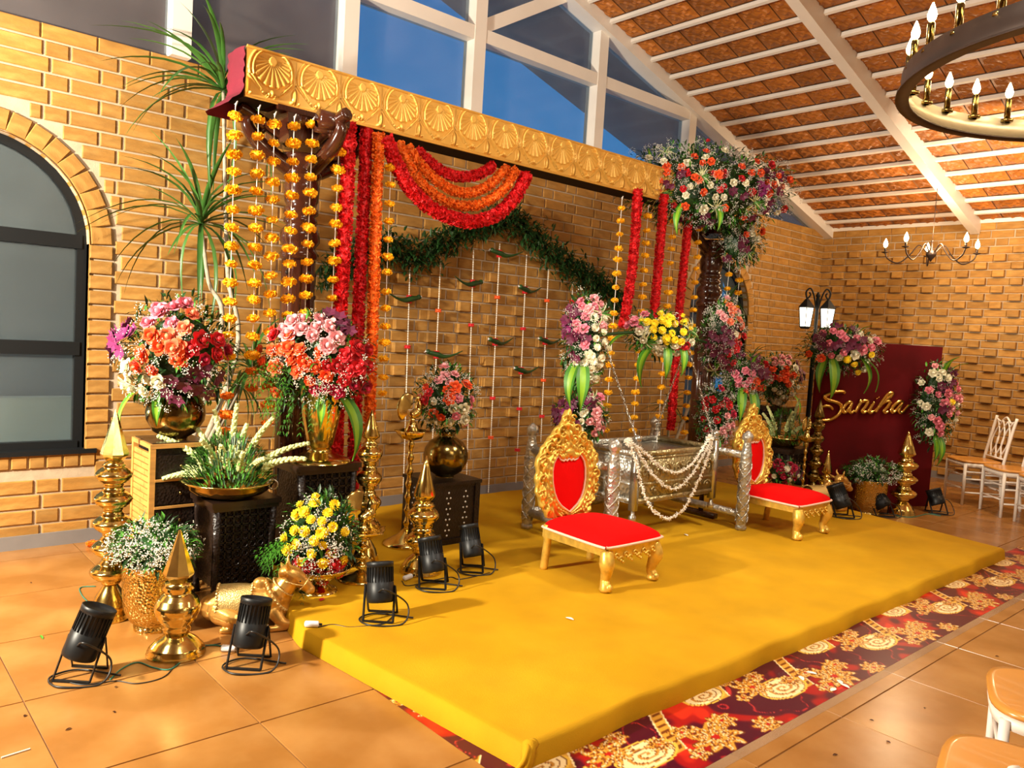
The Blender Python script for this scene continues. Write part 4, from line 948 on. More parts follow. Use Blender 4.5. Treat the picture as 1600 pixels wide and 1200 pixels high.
# ---- bulls
def bull(lab, loc, rz, sc_):
    t = thing('bull_statue', lab, 'statue', loc, rz=rz, scale=sc_); b = MB()
    def tb(P, R, n=14, k=4):
        Q = crom(P, k); R = list(np.interp(np.linspace(0, 1, len(Q)), np.linspace(0, 1, len(R)), R)); b.tube(Q, R, n)
        b.sph(Q[0], R[0], 10, 6); b.sph(Q[-1], R[-1], 10, 6)
    tb([(-.235, 0, .13), (-.15, 0, .15), (0, 0, .155), (.10, 0, .165), (.17, 0, .19)], [.085, .115, .11, .105, .085])      # trunk
    b.sph((.055, 0, .275), (.055, .042, .048), 12, 8)                                                                    # hump
    tb([(.12, 0, .17), (.19, 0, .24), (.235, 0, .31)], [.095, .075, .062])                                              # neck
    tb([(.215, 0, .345), (.26, 0, .33), (.315, 0, .285), (.355, 0, .245)], [.058, .060, .046, .036]); b.sph((.365, 0, .235), (.036, .040, .033), 12, 8)
    b.sph((.17, 0, .13), (.07, .085, .09), 12, 8)                                                                        # dewlap and chest
    for sg in (-1, 1):
        tb([(.225, sg*.035, .385), (.215, sg*.062, .425), (.225, sg*.060, .455)], [.016, .011, .004], 8)                 # horns
        tb([(.205, sg*.055, .355), (.185, sg*.090, .362), (.168, sg*.115, .385)], [.014, .020, .005], 8)                 # ears
        tb([(-.18, sg*.06, .11), (-.08, sg*.125, .085), (.0, sg*.13, .045), (-.06, sg*.135, .022), (-.16, sg*.13, .020)], [.075, .058, .034, .024, .020], 10)   # folded hind leg
        tb([(.15, sg*.06, .11), (.20, sg*.095, .055), (.26, sg*.095, .035)], [.05, .034, .028], 10)
        tb([(.26, sg*.095, .035), (.20, sg*.11, .022), (.13, sg*.12, .020)], [.028, .020, .022], 10)
        b.sph((.292, sg*.044, .305), .012, 8, 6)
    tb([(-.28, 0, .18), (-.315, .03, .12), (-.30, .07, .05), (-.27, .10, .03)], [.02, .014, .012, .018], 8)
    body = part('body', b, GILTB, t, True); m = body.modifiers.new('fuse', 'REMESH'); m.mode = 'VOXEL'; m.voxel_size = .0062; m.use_smooth_shade = True
    m = body.modifiers.new('smooth', 'SMOOTH'); m.factor = .5; m.iterations = 4
    def ring(c, nrm, r, th, sy=1., n=24, beads=0):
        u, v = frame(nrm); P = [Vector(c)+u*r*math.cos(a)*sy+v*r*math.sin(a) for a in np.linspace(0, 2*PI, n+1)]
        q = MB(); q.tube(P, th, 6, cap=False)
        if beads:
            for k in range(beads): a = 2*PI*k/beads; q.sph(Vector(c)+u*(r+.008)*math.cos(a)*sy+v*(r+.008)*math.sin(a), .0095, 6, 4)
        return q
    part('necklace', ring((.155, 0, .205), (.75, 0, .55), .112, .009, beads=26), GILTL, t, True)
    part('necklace', ring((.195, 0, .255), (.6, 0, .7), .083, .006), GILTL, t, True)
    part('bridle', ring((.325, 0, .275), (.75, 0, -.6), .049, .0045), GILTL, t, True)
    q = MB()
    for sg in (-1, 1): q.tube(crom([(.325, sg*.048, .275), (.27, sg*.062, .29), (.21, sg*.062, .31)], 4), .0045, 6)
    part('bridle_strap', q, GILTL, t, True)
    q = MB(); g = []                                                                                                      # saddle cloth
    for i in range(15):
        x = -.20+.20*i/14; row = []
        for j in range(21): a = -1.9+3.8*j/20; R = .121-.10*abs(x+.09)**1.3; row.append((x, R*math.sin(a)*1.02, .155+R*math.cos(a)*1.02))
        g.append(row)
    q.grid(g); sd = part('saddle_cloth', q, GILTL, t, True)
    q = MB()
    for i in range(15):
        x = -.20+.20*i/14
        for a in (-1.9, 1.9): q.sph((x, .117*math.sin(a), .155+.117*math.cos(a)), .010, 6, 4)
    for j in range(21):
        a = -1.9+3.8*j/20
        for x in (-.205, .005): R = .118; q.sph((x, R*math.sin(a), .155+R*math.cos(a)), .010, 6, 4)
    part('bead_trim', q, GILTL, sd, True)
    q = MB()
    for sg in (-1, 1): q.sph((.303, sg*.052, .306), .006, 6, 4)
    part('eyes', q, BLACKP, t, True)
    return t
GILTB = mat('gilded_bronze', (.60, .33, .075), .32, .7, var=(14, .2), bump=(90, .2)); GILTL = mat('pale_gilding', (.70, .50, .18), .35, .6, vor=(120, .6, .004))
bull('golden seated bull figure with beaded necklace beside the hammered pot', (1.72, -2.03, 0), -.50, .80)
bull('golden seated bull figure at the far right corner of the platform', (7.26, -2.31, SH), -.42, .84)
# ---- dracaena plants
def dleaf(L, w, dr, seed):
    random.seed(seed); b = MB(); b.leaf((0, 0, 0), (1, 0, .0), L, w, dr, 8, nrm=(0, 0, 1), fold=.25); return b.mesh('leaf', LEAFS, True)
DL = [dleaf(.52, .026, .9, 1), dleaf(.60, .024, 1.4, 2), dleaf(.46, .028, .5, 3), dleaf(.62, .020, 2.0, 4)]
def head(t, p, n, s, seed, lo=-.1, hi=1.4):
    random.seed(seed)
    for k in range(n):
        az = 2*PI*k*.618; el = rnd(lo, hi); y = p.y
        d = Vector((math.cos(az)*math.cos(el), math.sin(az)*math.cos(el), math.sin(el))); 
        L = s*rnd(.8, 1.1)
        room = (-.06-(t.location.y+p.y))
        if d.y*.66*L > room: d.y = max(-.5, room/.66/L)*.9
        if d.y*.66*L < -.62: d.y = -.62/.66/L
        me = random.choice(DL)
        for tr in range(12):
            x = d.normalized(); yv = Vector((0, 0, 1)).cross(x)
            if yv.length < .05: yv = Vector((0, 1, 0))
            yv.normalize(); M = Matrix((x, yv, x.cross(yv))).transposed(); ys = [(M @ (v.co*L)).y for v in me.vertices]
            if max(ys) > room: d = d+Vector((0, -.15, 0))
            elif min(ys) < -.66: d = d+Vector((0, .12, 0))
            else: break
        link('leaf', me, t, p, M.to_euler(), L)
    random.seed(5)
def dracaena(lab, base, stems, group=None):
    t = thing('dracaena_plant', lab, 'plant', base)
    b = MB(); b.lathe([(.11, 0), (.13, .18), (.14, .24), (.12, .24), (.11, .2)], 20); b.lathe([(.12, .2), (.01, .21)], 20); part('pot', b, BLACKP, t, True)
    for P, n, s, sd, lo, hi in stems:
        Q = [Vector((0, 0, .18))]+[Vector(p)-Vector(base) for p in P]; b = MB(); c = crom(Q, 6); b.tube(c, list(np.linspace(.020, .012, len(c))), 8); part('stem', b, STEM, t, True); head(t, Q[-1], n, s, sd, lo, hi)
    return t
Yd = -.42
dracaena('tall thin-stemmed dracaena with two leafy crowns against the left brick wall', Vector((1.80, -.50, 0)),
    [([A(368, 560, -.5), A(356, 430, -.42), A(352, 300, Yd), A(349, 143, Yd)], 44, 1.45, 11, -.5, 1.5), ([A(345, 520, -.5), A(326, 440, Yd), A(314, 350, Yd)], 36, 1.35, 12, -.5, 1.4), ([A(392, 575, -.55)], 26, 1.1, 13, -.9, 1.3), ([A(370, 600, -.55)], 14, .7, 15, -.9, .9)])
dracaena('dark dracaena plant behind the right canopy pillar', Vector((7.15, -.55, SH)), [([A(1140, 470, -.5)], 26, .9, 21, -.6, 1.4), ([A(1175, 560, -.5)], 20, .8, 22, -.6, 1.2), ([A(1045, 640, -.5)], 18, .7, 23, -.5, 1.2)])
# ================================================================ CRADLE ON ITS SILVER STAND
def post(b, x, y, h, r=.047, z0=0):
    b.lathe([(r*.75, z0), (r*.95, z0+.012), (r*.95, z0+.03), (r*.8, z0+.04), (r*.88, z0+.05), (r, h*.4), (r*1.02, h*.66), (r*.92, h*.74), (r*.98, h*.76), (r*.9, h*.78), (r*.78, h*.82), (r*.62, h*.88), (r*.66, h*.895), (r*.92, h*.91), (r*.98, h*.94), (r*.85, h*.965), (r*.45, h*.985), (r*.2, h*1.0)], 24, c=(x, y, 0))
cs = thing('cradle_stand', 'embossed silver four-post stand around the hanging cradle', 'stand', (4.95, -1.92, SH))
PO = [(-.775, .44), (-.80, -.42), (.80, -.46), (.83, .52)]
for x, y in PO:
    b = MB(); post(b, x, y, .825)
    for h_ in range(4):
        b.tube([(x+.0485*math.cos(a+h_*PI/2), y+.0485*math.sin(a+h_*PI/2), .07+.50*a/9) for a in np.linspace(0, 9, 40)], .0055, 5)
    for h_ in range(3):
        b.tube([(x+.0485*math.cos(-a+h_*2.1), y+.0485*math.sin(-a+h_*2.1), .07+.50*a/9) for a in np.linspace(0, 9, 40)], .004, 5)
    part('post', b, SILV, cs, True)
for (a, c, z) in ((2, 3, .13), (2, 3, .62), (0, 3, .13), (0, 1, .13), (0, 1, .62)):
    b = MB(); b.tube([(*PO[a], z), (*PO[c], z)], .032, 12); part('rail', b, SILV, cs, True)
# flower-tied swing frame: two uprights and a crossbar carrying hooks
FXL, FXR, FY, FZ = 4.30, 5.90, -1.88, 1.60
fr = thing('swing_frame', 'dark wooden swing frame with crossbar hidden under the flower clusters', 'frame', (FXL, FY, SH))
for x in (0, FXR-FXL):
    b = MB(); b.tube([(x, 0, 0), (x, 0, FZ-SH)], .022, 10); b.box((x, 0, .02), (.08, .30, .04)); part('upright', b, DWOOD, fr, True)
b = MB(); b.tube(crom([(0, 0, FZ-SH), (.4, 0, FZ-SH+.05), (.8, 0, FZ-SH+.06), (1.2, 0, FZ-SH+.05), (FXR-FXL, 0, FZ-SH)], 5), .012, 10); part('crossbar', b, LEAFA, fr, True)
# cradle
cx0, cx1, cy0, cy1, cz0, cz1 = -.50, .50, -.30, .30, 0, .44
cr_ = thing('cradle', 'carved silver and gilt cradle box hanging from chains', 'cradle', (5.06, -1.90, SH+.27))
for x in (cx0, cx1):
    for y in (cy0, cy1):
        b = MB(); b.box((x, y, .22), (.05, .05, .48)); b.lathe([(.03, .46), (.035, .475), (.02, .49), (.032, .51), (.03, .53), (.01, .545)], 14, c=(x, y, 0)); b.lathe([(.024, -.10), (.028, -.09), (.028, -.065), (.014, -.05), (.014, -.01)], 12, c=(x, y, 0)); q = part('corner_post', b, SILVP, cr_, True)
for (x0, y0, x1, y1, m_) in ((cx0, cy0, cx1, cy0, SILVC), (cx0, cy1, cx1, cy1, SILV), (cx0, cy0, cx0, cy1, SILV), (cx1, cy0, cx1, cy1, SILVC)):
    L = math.hypot(x1-x0, y1-y0)-.05; rz = math.atan2(y1-y0, x1-x0); b = MB(); b.box((0, 0, .22), (L, .018, .36))
    for z, hh, dd in ((.40, .035, .04), (.365, .015, .03), (.05, .03, .036), (.17, .02, .028)): b.box((0, 0, z), (L, dd, hh))
    sgn = -1
    n = max(3, int(L/.135))
    for k in range(n):                       # carved scrolls
        c = Vector((-L/2+L*(k+.5)/n, -.012, .265)); 
        b.tube([c+Vector((.050*(1-t/9)*math.cos(t), 0, .056*(1-t/9)*math.sin(t))) for t in np.linspace(0, 7.5, 16)], .0085, 6)
        b.sph(c+Vector((.06, 0, 0)), (.012, .010, .06), 8, 5); 
        b.tube([c+Vector((.045*math.cos(t), 0, -.155+.03*math.sin(t))) for t in np.linspace(0, PI, 8)], .008, 6); b.sph(c+Vector((0, 0, -.15)), (.02, .01, .014), 8, 5)
    part('carved_panel', b, m_, cr_, True, loc=((x0+x1)/2, (y0+y1)/2, 0), rot=(0, 0, rz))
b = MB(); b.box((0, 0, .03), (cx1-cx0-.02, cy1-cy0-.02, .02)); part('base_board', b, SILV, cr_)
b = MB(); b.box((0, .0, .36), (cx1-cx0-.06, cy1-cy0-.05, .012)); part('inner_tray', b, SILVP, cr_)
for hx, cxx in ((FXL+.16, cx0), (FXR-.38, cx1)):
    for cy in (cy0, cy1):
        p0 = Vector((hx, FY, FZ+.0)); p1 = Vector((5.06+cxx*.96, -1.90+cy, SH+.27+.46)); b = MB(); D = p1-p0; n = int(D.length/.032)
        for k in range(n):
            c = D*(k+.5)/n; u, v = frame(D); u2 = u if k % 2 else v; d = D.normalized()
            b.tube([c+d*.020*math.cos(a)+u2*.008*math.sin(a) for a in np.linspace(0, 2*PI, 9)], .0032, 4, cap=False)
        tag(part('chain', b, SILVP, None, True, loc=p0), {(1, 1): 0}.get(0, 'steel chain from the crossbar to the '+('front' if cy < 0 else 'rear')+' '+('left' if cxx < 0 else 'right')+' corner of the cradle'), 'chain', 'cradle chains')
# jasmine swags
def swag(lab, pts, r=.011):
    P = crom(pts, 10); o = P[0].copy(); b = MB(); P = [p-o for p in P]; b.tube(P, r*.5, 6); L = 0
    for a, c in zip(P, P[1:]):
        m = max(1, int((c-a).length/.0042))
        for k in range(m):
            q = a.lerp(c, k/m); e = (rvec()+Vector((0, -.3, 0))).normalized(); b.tube([q, q+e*r*1.0, q+e*r*1.9], [.0032, .0052, .0022], 4)
    return tag(part('jasmine_swag', b, JAS, None, loc=o), lab, 'garland', 'jasmine swags on the cradle')
Yc = -2.235
for lab, pts in (('shortest of the three white jasmine swags across the cradle front', [(986, 692), (1008, 708), (1030, 728), (1052, 738), (1075, 730), (1092, 710), (1105, 690)]),
                 ('middle white jasmine swag across the cradle front', [(988, 692), (1006, 722), (1022, 745), (1040, 760), (1057, 763), (1078, 745), (1096, 715), (1110, 690)]),
                 ('longest white jasmine swag hanging below the cradle front', [(984, 692), (994, 725), (1004, 765), (1016, 792), (1030, 805), (1046, 810), (1066, 797), (1082, 770), (1098, 735), (1113, 690)])):
    swag(lab, [A(x, y, Yc) for x, y in pts])
for x, y, w in ((982, 691, 'left'), (1109, 685, 'right')):
    b = MB()
    for _ in range(60): e = rvec(); b.tube([e*.012, e*.036], [.006, .003], 4)
    tag(part('jasmine_knot', b, JAS, None, loc=A(x, y, -2.22)), 'bunch of white jasmine tied on the front '+w+' corner of the cradle', 'garland', 'jasmine swags on the cradle')
# ================================================================ THRONES
HALF = [(0, 1.0), (.10, .945), (.13, .90), (.22, .86), (.36, .83), (.46, .78), (.58, .745), (.66, .70), (.80, .66), (.84, .61), (.93, .57), (.98, .50), (.93, .44), (1.0, .38), (.95, .31), (.99, .25), (.90, .20), (.86, .12), (.72, .06), (.66, .0), (.62, -.08)]
HEART = [(0, .535), (.07, .515), (.13, .53), (.17, .515), (.27, .53), (.34, .57), (.41, .545), (.49, .50), (.53, .43), (.525, .33), (.47, .23), (.38, .155), (.25, .10), (.12, .065), (0, .035)]
def throne(lab, loc, rz, rec=.10):
    t = thing('throne_chair', lab, 'chair', loc, rz=rz, group='gilded throne chairs'); W, D_, SZ = .50, .56, .235
    for x in (-W/2+.03, W/2-.03):
        for y, fr_ in ((-D_/2+.03, 1), (D_/2-.03, 0)):
            b = MB(); o = -.03 if fr_ else .01; sx = 1 if x > 0 else -1
            if fr_: b.tube(crom([(x, y, SZ+.01), (x+sx*.012, y-.02, SZ-.06), (x, y-.012, .12), (x-sx*.004, y, .07), (x+sx*.004, y-.012, .035), (x+sx*.004, y-.014, .004)], 5), list(np.interp(np.linspace(0, 1, 26), [0, .2, .4, .6, .8, .93, 1], [.040, .048, .036, .028, .034, .038, .028])), 12); b.sph((x, y-.035, .03), (.026, .026, .026), 10, 6)
            else: b.tube(crom([(x, y, SZ+.06), (x, y, SZ-.04), (x, y+.01, .10), (x, y+.02, .0)], 5), [.032]*5+[.026]*6+[.026]*5, 10)
            part('leg', b, GILT, t, True)
    b = MB(); b.box((0, -D_/2+.02, SZ+.005), (W-.02, .05, .075)); b.box((0, D_/2-.03, SZ+.01), (W-.02, .04, .06))
    for x in (-W/2+.02, W/2-.02): b.box((x, 0, SZ+.012), (.04, D_-.02, .06))
    part('seat_frame', b, GILT, t)
    b = MB()
    for k in range(9):
        c = Vector((-.17+.0425*k, -D_/2-.008, SZ-.03+.012*math.cos(k*PI))); q = [c+Vector((.020*math.cos(a)*(1-a/9), 0, .018*math.sin(a)*(1-a/9))) for a in np.linspace(0, 6, 12)]; b.tube(q, .0065, 6); b.sph(c+Vector((.018, -.002, -.018)), (.012, .008, .009), 6, 4)
    part('carved_apron', b, GILT, t, True)
    # cushion
    b = MB(); g = []; N = 26
    for i in range(N+1):
        row = []
        for j in range(N+1):
            u, v = i/N*2-1, j/N*2-1; fl = .03*(-v)*.5; k = max(abs(u), abs(v)); q = math.hypot(u, v)/max(k, 1e-6) if k > 0 else 1
            rr = 1-.05*(abs(u*v))**4; x = u*(W/2+.018+fl)*rr; y = v*(D_/2+.018)*rr; e = (1-abs(u)**3.2)*(1-abs(v)**3.2); row.append((x, y, SZ+.046+.078*max(0, e)**.42))
        g.append(row)
    b.grid(g); rim = [g[0][j] for j in range(N+1)]+[g[i][N] for i in range(1, N+1)]+[g[N][j] for j in range(N-1, -1, -1)]+[g[i][0] for i in range(N-1, 0, -1)]
    b.add(rim+[(x, y, SZ+.035) for x, y, z in rim], [(i, (i+1) % len(rim), len(rim)+(i+1) % len(rim), len(rim)+i) for i in range(len(rim))])
    part('seat_cushion', b, REDV, t, True); q = MB(); q.tube([(x*1.004, y*1.004, z-.004) for x, y, z in rim]+[rim[0]], .0085, 7, cap=False); part('piping', q, PIPING, t, True)
    # carved back: relief ring between heart and scalloped outline
    BHW, B0, BHH = .292, SZ+.09, .70
    def full(h): return [(x, y) for x, y in h]+[(-x, y) for x, y in h[::-1][1:-1]]
    def resamp(h, n=220, cy=.36):
        q = h+[(-x, y) for x, y in h[::-1][1:]]; P = [Vector((x, y, 0)) for x, y in q]; L = [0]
        for a, c in zip(P, P[1:]): L.append(L[-1]+(a-c).length)
        # resample by angle about a centre for pairing
        out = []
        for k in range(n):
            s = L[-1]*k/n; i = max(0, min(len(P)-2, int(np.searchsorted(L, s))-1)); f = (s-L[i])/max(1e-9, L[i+1]-L[i]); out.append(P[i].lerp(P[i+1], f))
        return out
    O, I = resamp(HALF), resamp(HEART)
    b = MB(); g = []; M = 26
    for j in range(M+1):
        s = j/M; row = []
        for k, (o, i_) in enumerate(zip(O, I)):
            p = i_.lerp(o, s); a = k/len(O)*2*PI; H_ = 0
            x, y = p.x, p.y
            # concentric mouldings near the heart, scrolls beyond
            if s < .05: H_ = .004+.010*(s/.05)
            elif s < .42: H_ = .016+.012*abs(math.sin((s-.05)/.37*PI*2))+(.005*math.cos(k*1.25) if .16 < s < .34 else 0)
            else: H_ = .016+.018*math.sin(x*19+3*math.sin(y*17))*math.sin(y*26+2.5*math.sin(x*13))+.009*math.sin(k*.9+s*26)
            if s > .93: H_ *= .55
            row.append((x*BHW, -H_-.004, B0+y*BHH))
        g.append(row)
    g.insert(0, [(x, .006, z) for x, y, z in g[0]]); g.append([(x, .022, z) for x, y, z in g[-1]]); g.append([(x*.6, .028, B0+.35*BHH+(z-B0-.35*BHH)*.6) for x, y, z in g[-1]]); g.append([(0, .030, B0+.35*BHH)]*len(O))
    b.grid(g, closed=True); bk = part('carved_back', b, GILT, t, True, loc=(0, D_/2-.02, 0), rot=(-rec, 0, 0))
    b = MB(); g = [[(p.x*BHW*s, -.004-.016*(1-s**3), B0+(.30+(p.y-.30)*s)*BHH) for p in I] for s in (0, .3, .6, .8, .95, 1.02)]; b.grid(g, closed=True); b.F = [f[::-1] for f in b.F]; part('heart_pad', b, REDV, t, True, loc=(0, D_/2-.02, 0), rot=(-rec, 0, 0))
    q = MB(); q.tube([(p.x*BHW*1.01, -.014, B0+(.30+(p.y-.30)*1.01)*BHH) for p in I+I[:1]], .0062, 6, cap=False); part('piping', q, PIPING, t, True, loc=(0, D_/2-.02, 0), rot=(-rec, 0, 0))
    TF = dict(loc=(0, D_/2-.02, 0), rot=(-rec, 0, 0))      # crest leaves and side scrolls
    for sx in (-1, 1):
        for (x, y, r, tw) in ((.10, .90, .05, 1), (.24, .80, .055, -1), (.42, .72, .06, 1), (.62, .64, .055, -1), (.16, .70, .055, -1), (.82, .52, .05, 1), (.88, .36, .05, -1), (.86, .22, .05, 1), (.34, .62, .045, 1)):
            q = MB(); c = Vector((sx*x*BHW, -.022, B0+y*BHH)); q.tube([c+Vector((sx*tw*r*(1-a/8.5)*math.cos(a+.5), -.006*math.sin(a), r*(1-a/8.5)*math.sin(a+.5)))*.8 for a in np.linspace(0, 7, 15)], list(np.linspace(.007, .012, 15)), 6); part('scroll', q, GILT, t, True, **TF)
    q = MB(); q.sph((0, -.02, B0+.95*BHH), (.02, .015, .045), 8, 6); part('crest_bud', q, GILT, t, True, **TF)
    q = MB(); q.sph((0, -.02, B0+.60*BHH), (.05, .02, .03), 10, 6); part('centre_boss', q, GILT, t, True, **TF); return t
throne('gilded throne chair with red heart back nearest the camera, left of the cradle', (3.775, -2.585, SH), .0)
throne('gilded throne chair with red heart back beyond the cradle, at the right', (6.10, -2.545, SH), .0)
# ================================================================ HANGING FLOWER CLUSTERS
def C(px, py, Y): return A(px, py, Y)
bouquet('corner_flower_cluster', 'very large mixed flower cluster covering the right end of the gold canopy beam', C(1098, 292, MY-.12), .86, .40,
    [('orange', 'rose', 24, .1, .15, .5), ('red', 'rose', 15, -.1, .2, .5), ('white', 'rose', 20, -.1, -.05, .55), ('maroon', 'orchid', 12, .2, -.3, .4), ('purple', 'orchid', 4, .7, .1, .2), ('peach', 'rose', 4, 0, 0, .5)],
    2300, 5200, dep=.30, rsc=1.0, leaves=[(-.3, -.6, -.3, -1, .3), (.15, -.6, .1, -1, .24), (-.75, .5, -.2, 1, .15), (.9, .3, .9, .6, .2)], tufts=[(-.55, -.35, 1.2), (-.1, .1, 1.1), (.1, -.6, 1.1), (.55, -.4, 1.1), (-.5, .7, 1.), (.85, .55, 1.1)])
bouquet('trailing_flower_cluster', 'loose gypsophila and leaves trailing down from the corner cluster beside the right pillar', C(1155, 375, MY-.12), .26, .30, [('orange', 'rose', 3, .3, .4, .3), ('white', 'rose', 3, .3, .2, .3), ('maroon', 'orchid', 3, 0, 0, .4)], 380, 1600, dep=.18, tufts=[(.2, -.5, 1.)])
bouquet('hanging_flower_cluster', 'pink roses, purple orchids and white blooms tied at the left end of the swing frame', C(913, 532, FY-.03), .175, .36,
    [('pink', 'rose', 8, -.15, .45, .28), ('maroon', 'orchid', 7, -.45, .2, .22), ('white', 'mum', 16, .45, -.1, .22), ('lpink', 'rose', 6, .3, .55, .25), ('purple', 'orchid', 3, -.7, .3, .1), ('white', 'rose', 3, .3, -.3, .2)],
    420, 1100, leaves=[(-.3, -.5, -.25, -1, .36), (-.1, -.5, .02, -1, .38), (0, .7, .1, 1, .12)], tufts=[(.5, -.7, 1.0), (.6, .6, 1.1)], dep=.15)
bouquet('hanging_flower_cluster', 'bright yellow chrysanthemums and white roses at the middle of the swing frame', C(1028, 521, FY-.05), .30, .185,
    [('yellow', 'mum', 22, .30, .30, .26), ('white', 'rose', 11, .05, -.25, .26), ('pink', 'rose', 5, -.5, .35, .15), ('white', 'rose', 4, .1, -.7, .12), ('red', 'rose', 2, .6, -.5, .08)],
    420, 420, leaves=[(-.7, -.1, -1, -.45, .36), (-.2, -.6, -.45, -1, .36), (.25, -.6, .0, -1, .28), (.75, -.5, .1, -1, .26)], tufts=[(-.45, -.4, 1.25), (.85, .2, 1.2), (-.6, .5, .9), (.8, -.3, 1.)], dep=.17)
bouquet('hanging_flower_cluster', 'dark orchids with coral and red roses tied at the right end of the swing frame', C(1127, 530, FY-.03), .195, .36,
    [('maroon', 'orchid', 12, -.25, -.1, .35), ('peach', 'rose', 7, .45, .45, .18), ('lpink', 'rose', 4, .2, .6, .2), ('red', 'rose', 6, .5, -.2, .2), ('white', 'rose', 2, .4, .2, .06)],
    460, 2000, tufts=[(-.3, -.85, 1.1), (.5, .6, .9)], dep=.16)
bouquet('hanging_flower_cluster', 'low cluster of purple orchids and pink roses behind the near throne crest', C(908, 648, FY-.02), .20, .21,
    [('maroon', 'orchid', 8, -.35, .2, .35), ('lpink', 'rose', 8, .5, -.2, .25), ('purple', 'orchid', 4, -.8, 0, .15), ('white', 'mum', 5, .2, .1, .2), ('pink', 'rose', 2, .4, .55, .1)], 420, 500, leaves=[(0, .5, .3, 1, .22)], tufts=[(.4, .6, 1.)], dep=.14)
bouquet('hanging_flower_cluster', 'low cluster of red roses and pale grasses at the front right cradle corner', C(1117, 648, FY-.10), .165, .30,
    [('red', 'rose', 9, -.3, .15, .26), ('lpink', 'rose', 9, .35, -.4, .22), ('crimson', 'rose', 3, .2, 0, .25)], 420, 1500, leaves=[(0, -.7, .1, -1, .22), (.4, .5, .9, .2, .14)], tufts=[(.1, -.8, .9)], dep=.13)
# standing arrangements at the right
def side_table(lab, c, w, d, h, z0): return stool('carved_table', lab, c, w, d, h, z0=z0)
TB = A(1226, 697, -1.62); TBH = TB.z-SH
side_table('dark carved table with a tuberose bowl at the far right', (TB.x, -1.62), .50, .40, TBH, SH)
pb2 = Vector((TB.x-.02, -1.62, SH+TBH)); lathe_thing('brass_bowl', 'brass bowl of tuberoses on the dark table at the right', 'bowl', pb2, [(.10, 0), (.15, .02), (.18, .06), (.19, .09), (.2, .1), (.18, .09), (.1, .03)], GOLD, 36)
tubebowl('tuberose spikes and greenery in the brass bowl on the dark table', pb2+Vector((0, 0, .05)), [(-.08, .9, .2, AR+PI, .2), (.05, 1.1, .1, AR, .1), (.1, .7, .7, AR, .8), (-.05, .6, .8, AR+PI, .8), (0, .9, .3, AR-PI/2, .3), (.03, .75, .5, AR-.6, .5), (-.1, .8, .3, AR+PI+.4, .4), (.12, .95, .35, AR+.2, .4)], .42, 520, .2, .17)
FX2 = A(1208, 700, -1.0).x; pf2 = Vector((FX2, -1.0, 0)); stool('tall_flower_stand', 'tall black stand holding the dark vase between pillar and name board', (FX2, -1.0), .32, .32, .92)
pot_vase('dark round brass vase on the tall black stand', pf2+Vector((0, 0, .92)), .14)
bouquet('bouquet', 'bouquet with pink and orange roses above white blooms left of the maroon board', C(1211, 592, -1.0), .31, .31,
    [('lpink', 'rose', 7, .0, .75, .15), ('orange', 'rose', 9, .1, .3, .22), ('white', 'rose', 9, .15, -.35, .33), ('red', 'rose', 5, -.35, .2, .15), ('maroon', 'orchid', 5, .6, .4, .2)], 520, 700, leaves=[(.6, -.6, .5, -1, .32)], rsc=1.15)
bouquet('bouquet', 'bouquet of pink and orange roses leaning out beside the dark orchid cluster', C(1163, 588, -1.5), .26, .21,
    [('pink', 'rose', 8, -.3, -.2, .35), ('orange', 'rose', 5, .3, -.3, .3), ('maroon', 'orchid', 8, .1, .3, .35), ('red', 'rose', 3, .5, .4, .2)], 420, 900, leaves=[(-.3, -.6, -.05, -1, .36), (.2, -.7, .05, -1, .40), (.1, .5, .2, 1, .2)], rsc=1.1)
vs2 = Vector((6.72, -1.95, SH)); 
lathe_thing('footed_vase', 'small dark footed vase of crimson flowers behind the far throne', 'vase', Vector((A(1215, 760, -1.95).x, -1.98, SH)), [(.07, 0), (.06, .015), (.025, .04), (.025, .12), (.06, .18), (.075, .25), (.06, .24), (.03, .15)], GOLDO, 28)
bouquet('flower_mound', 'small mound of crimson and white blooms behind the far throne seat', Vector((A(1215, 760, -1.95).x, -1.98, SH+.33)), .17, .12, [('crimson', 'rose', 12, 0, .1, .45), ('white', 'mum', 4, 0, -.1, .4), ('maroon', 'orchid', 4, 0, 0, .4)], 220, 160)
BA, BB = Vector((7.69, -1.93, 0)), Vector((9.03, -2.62, 0)); BD = (BB-BA).normalized(); BN = Vector((BD.y, -BD.x, 0)); pt = PP(1356, 790, BA+BN*.27, BN); pt.z = 0; s = MPP(pt)
lathe_thing('planter_pot', 'hammered brass pot of grassy gypsophila in front of the maroon board', 'plant pot', pt, [(.12, 0), (.11, .02), (.15, .06), (.165, .15), (.17, .33), (.175, .34), (.16, .33), (.14, .2), (.1, .1)], HAMM, 36)
bouquet('gypsophila_bunch', 'grassy gypsophila bunch in the pot before the maroon board', pt+Vector((0, 0, .42)), .28, .13, [], 520, 900, dep=.22, gz=None)
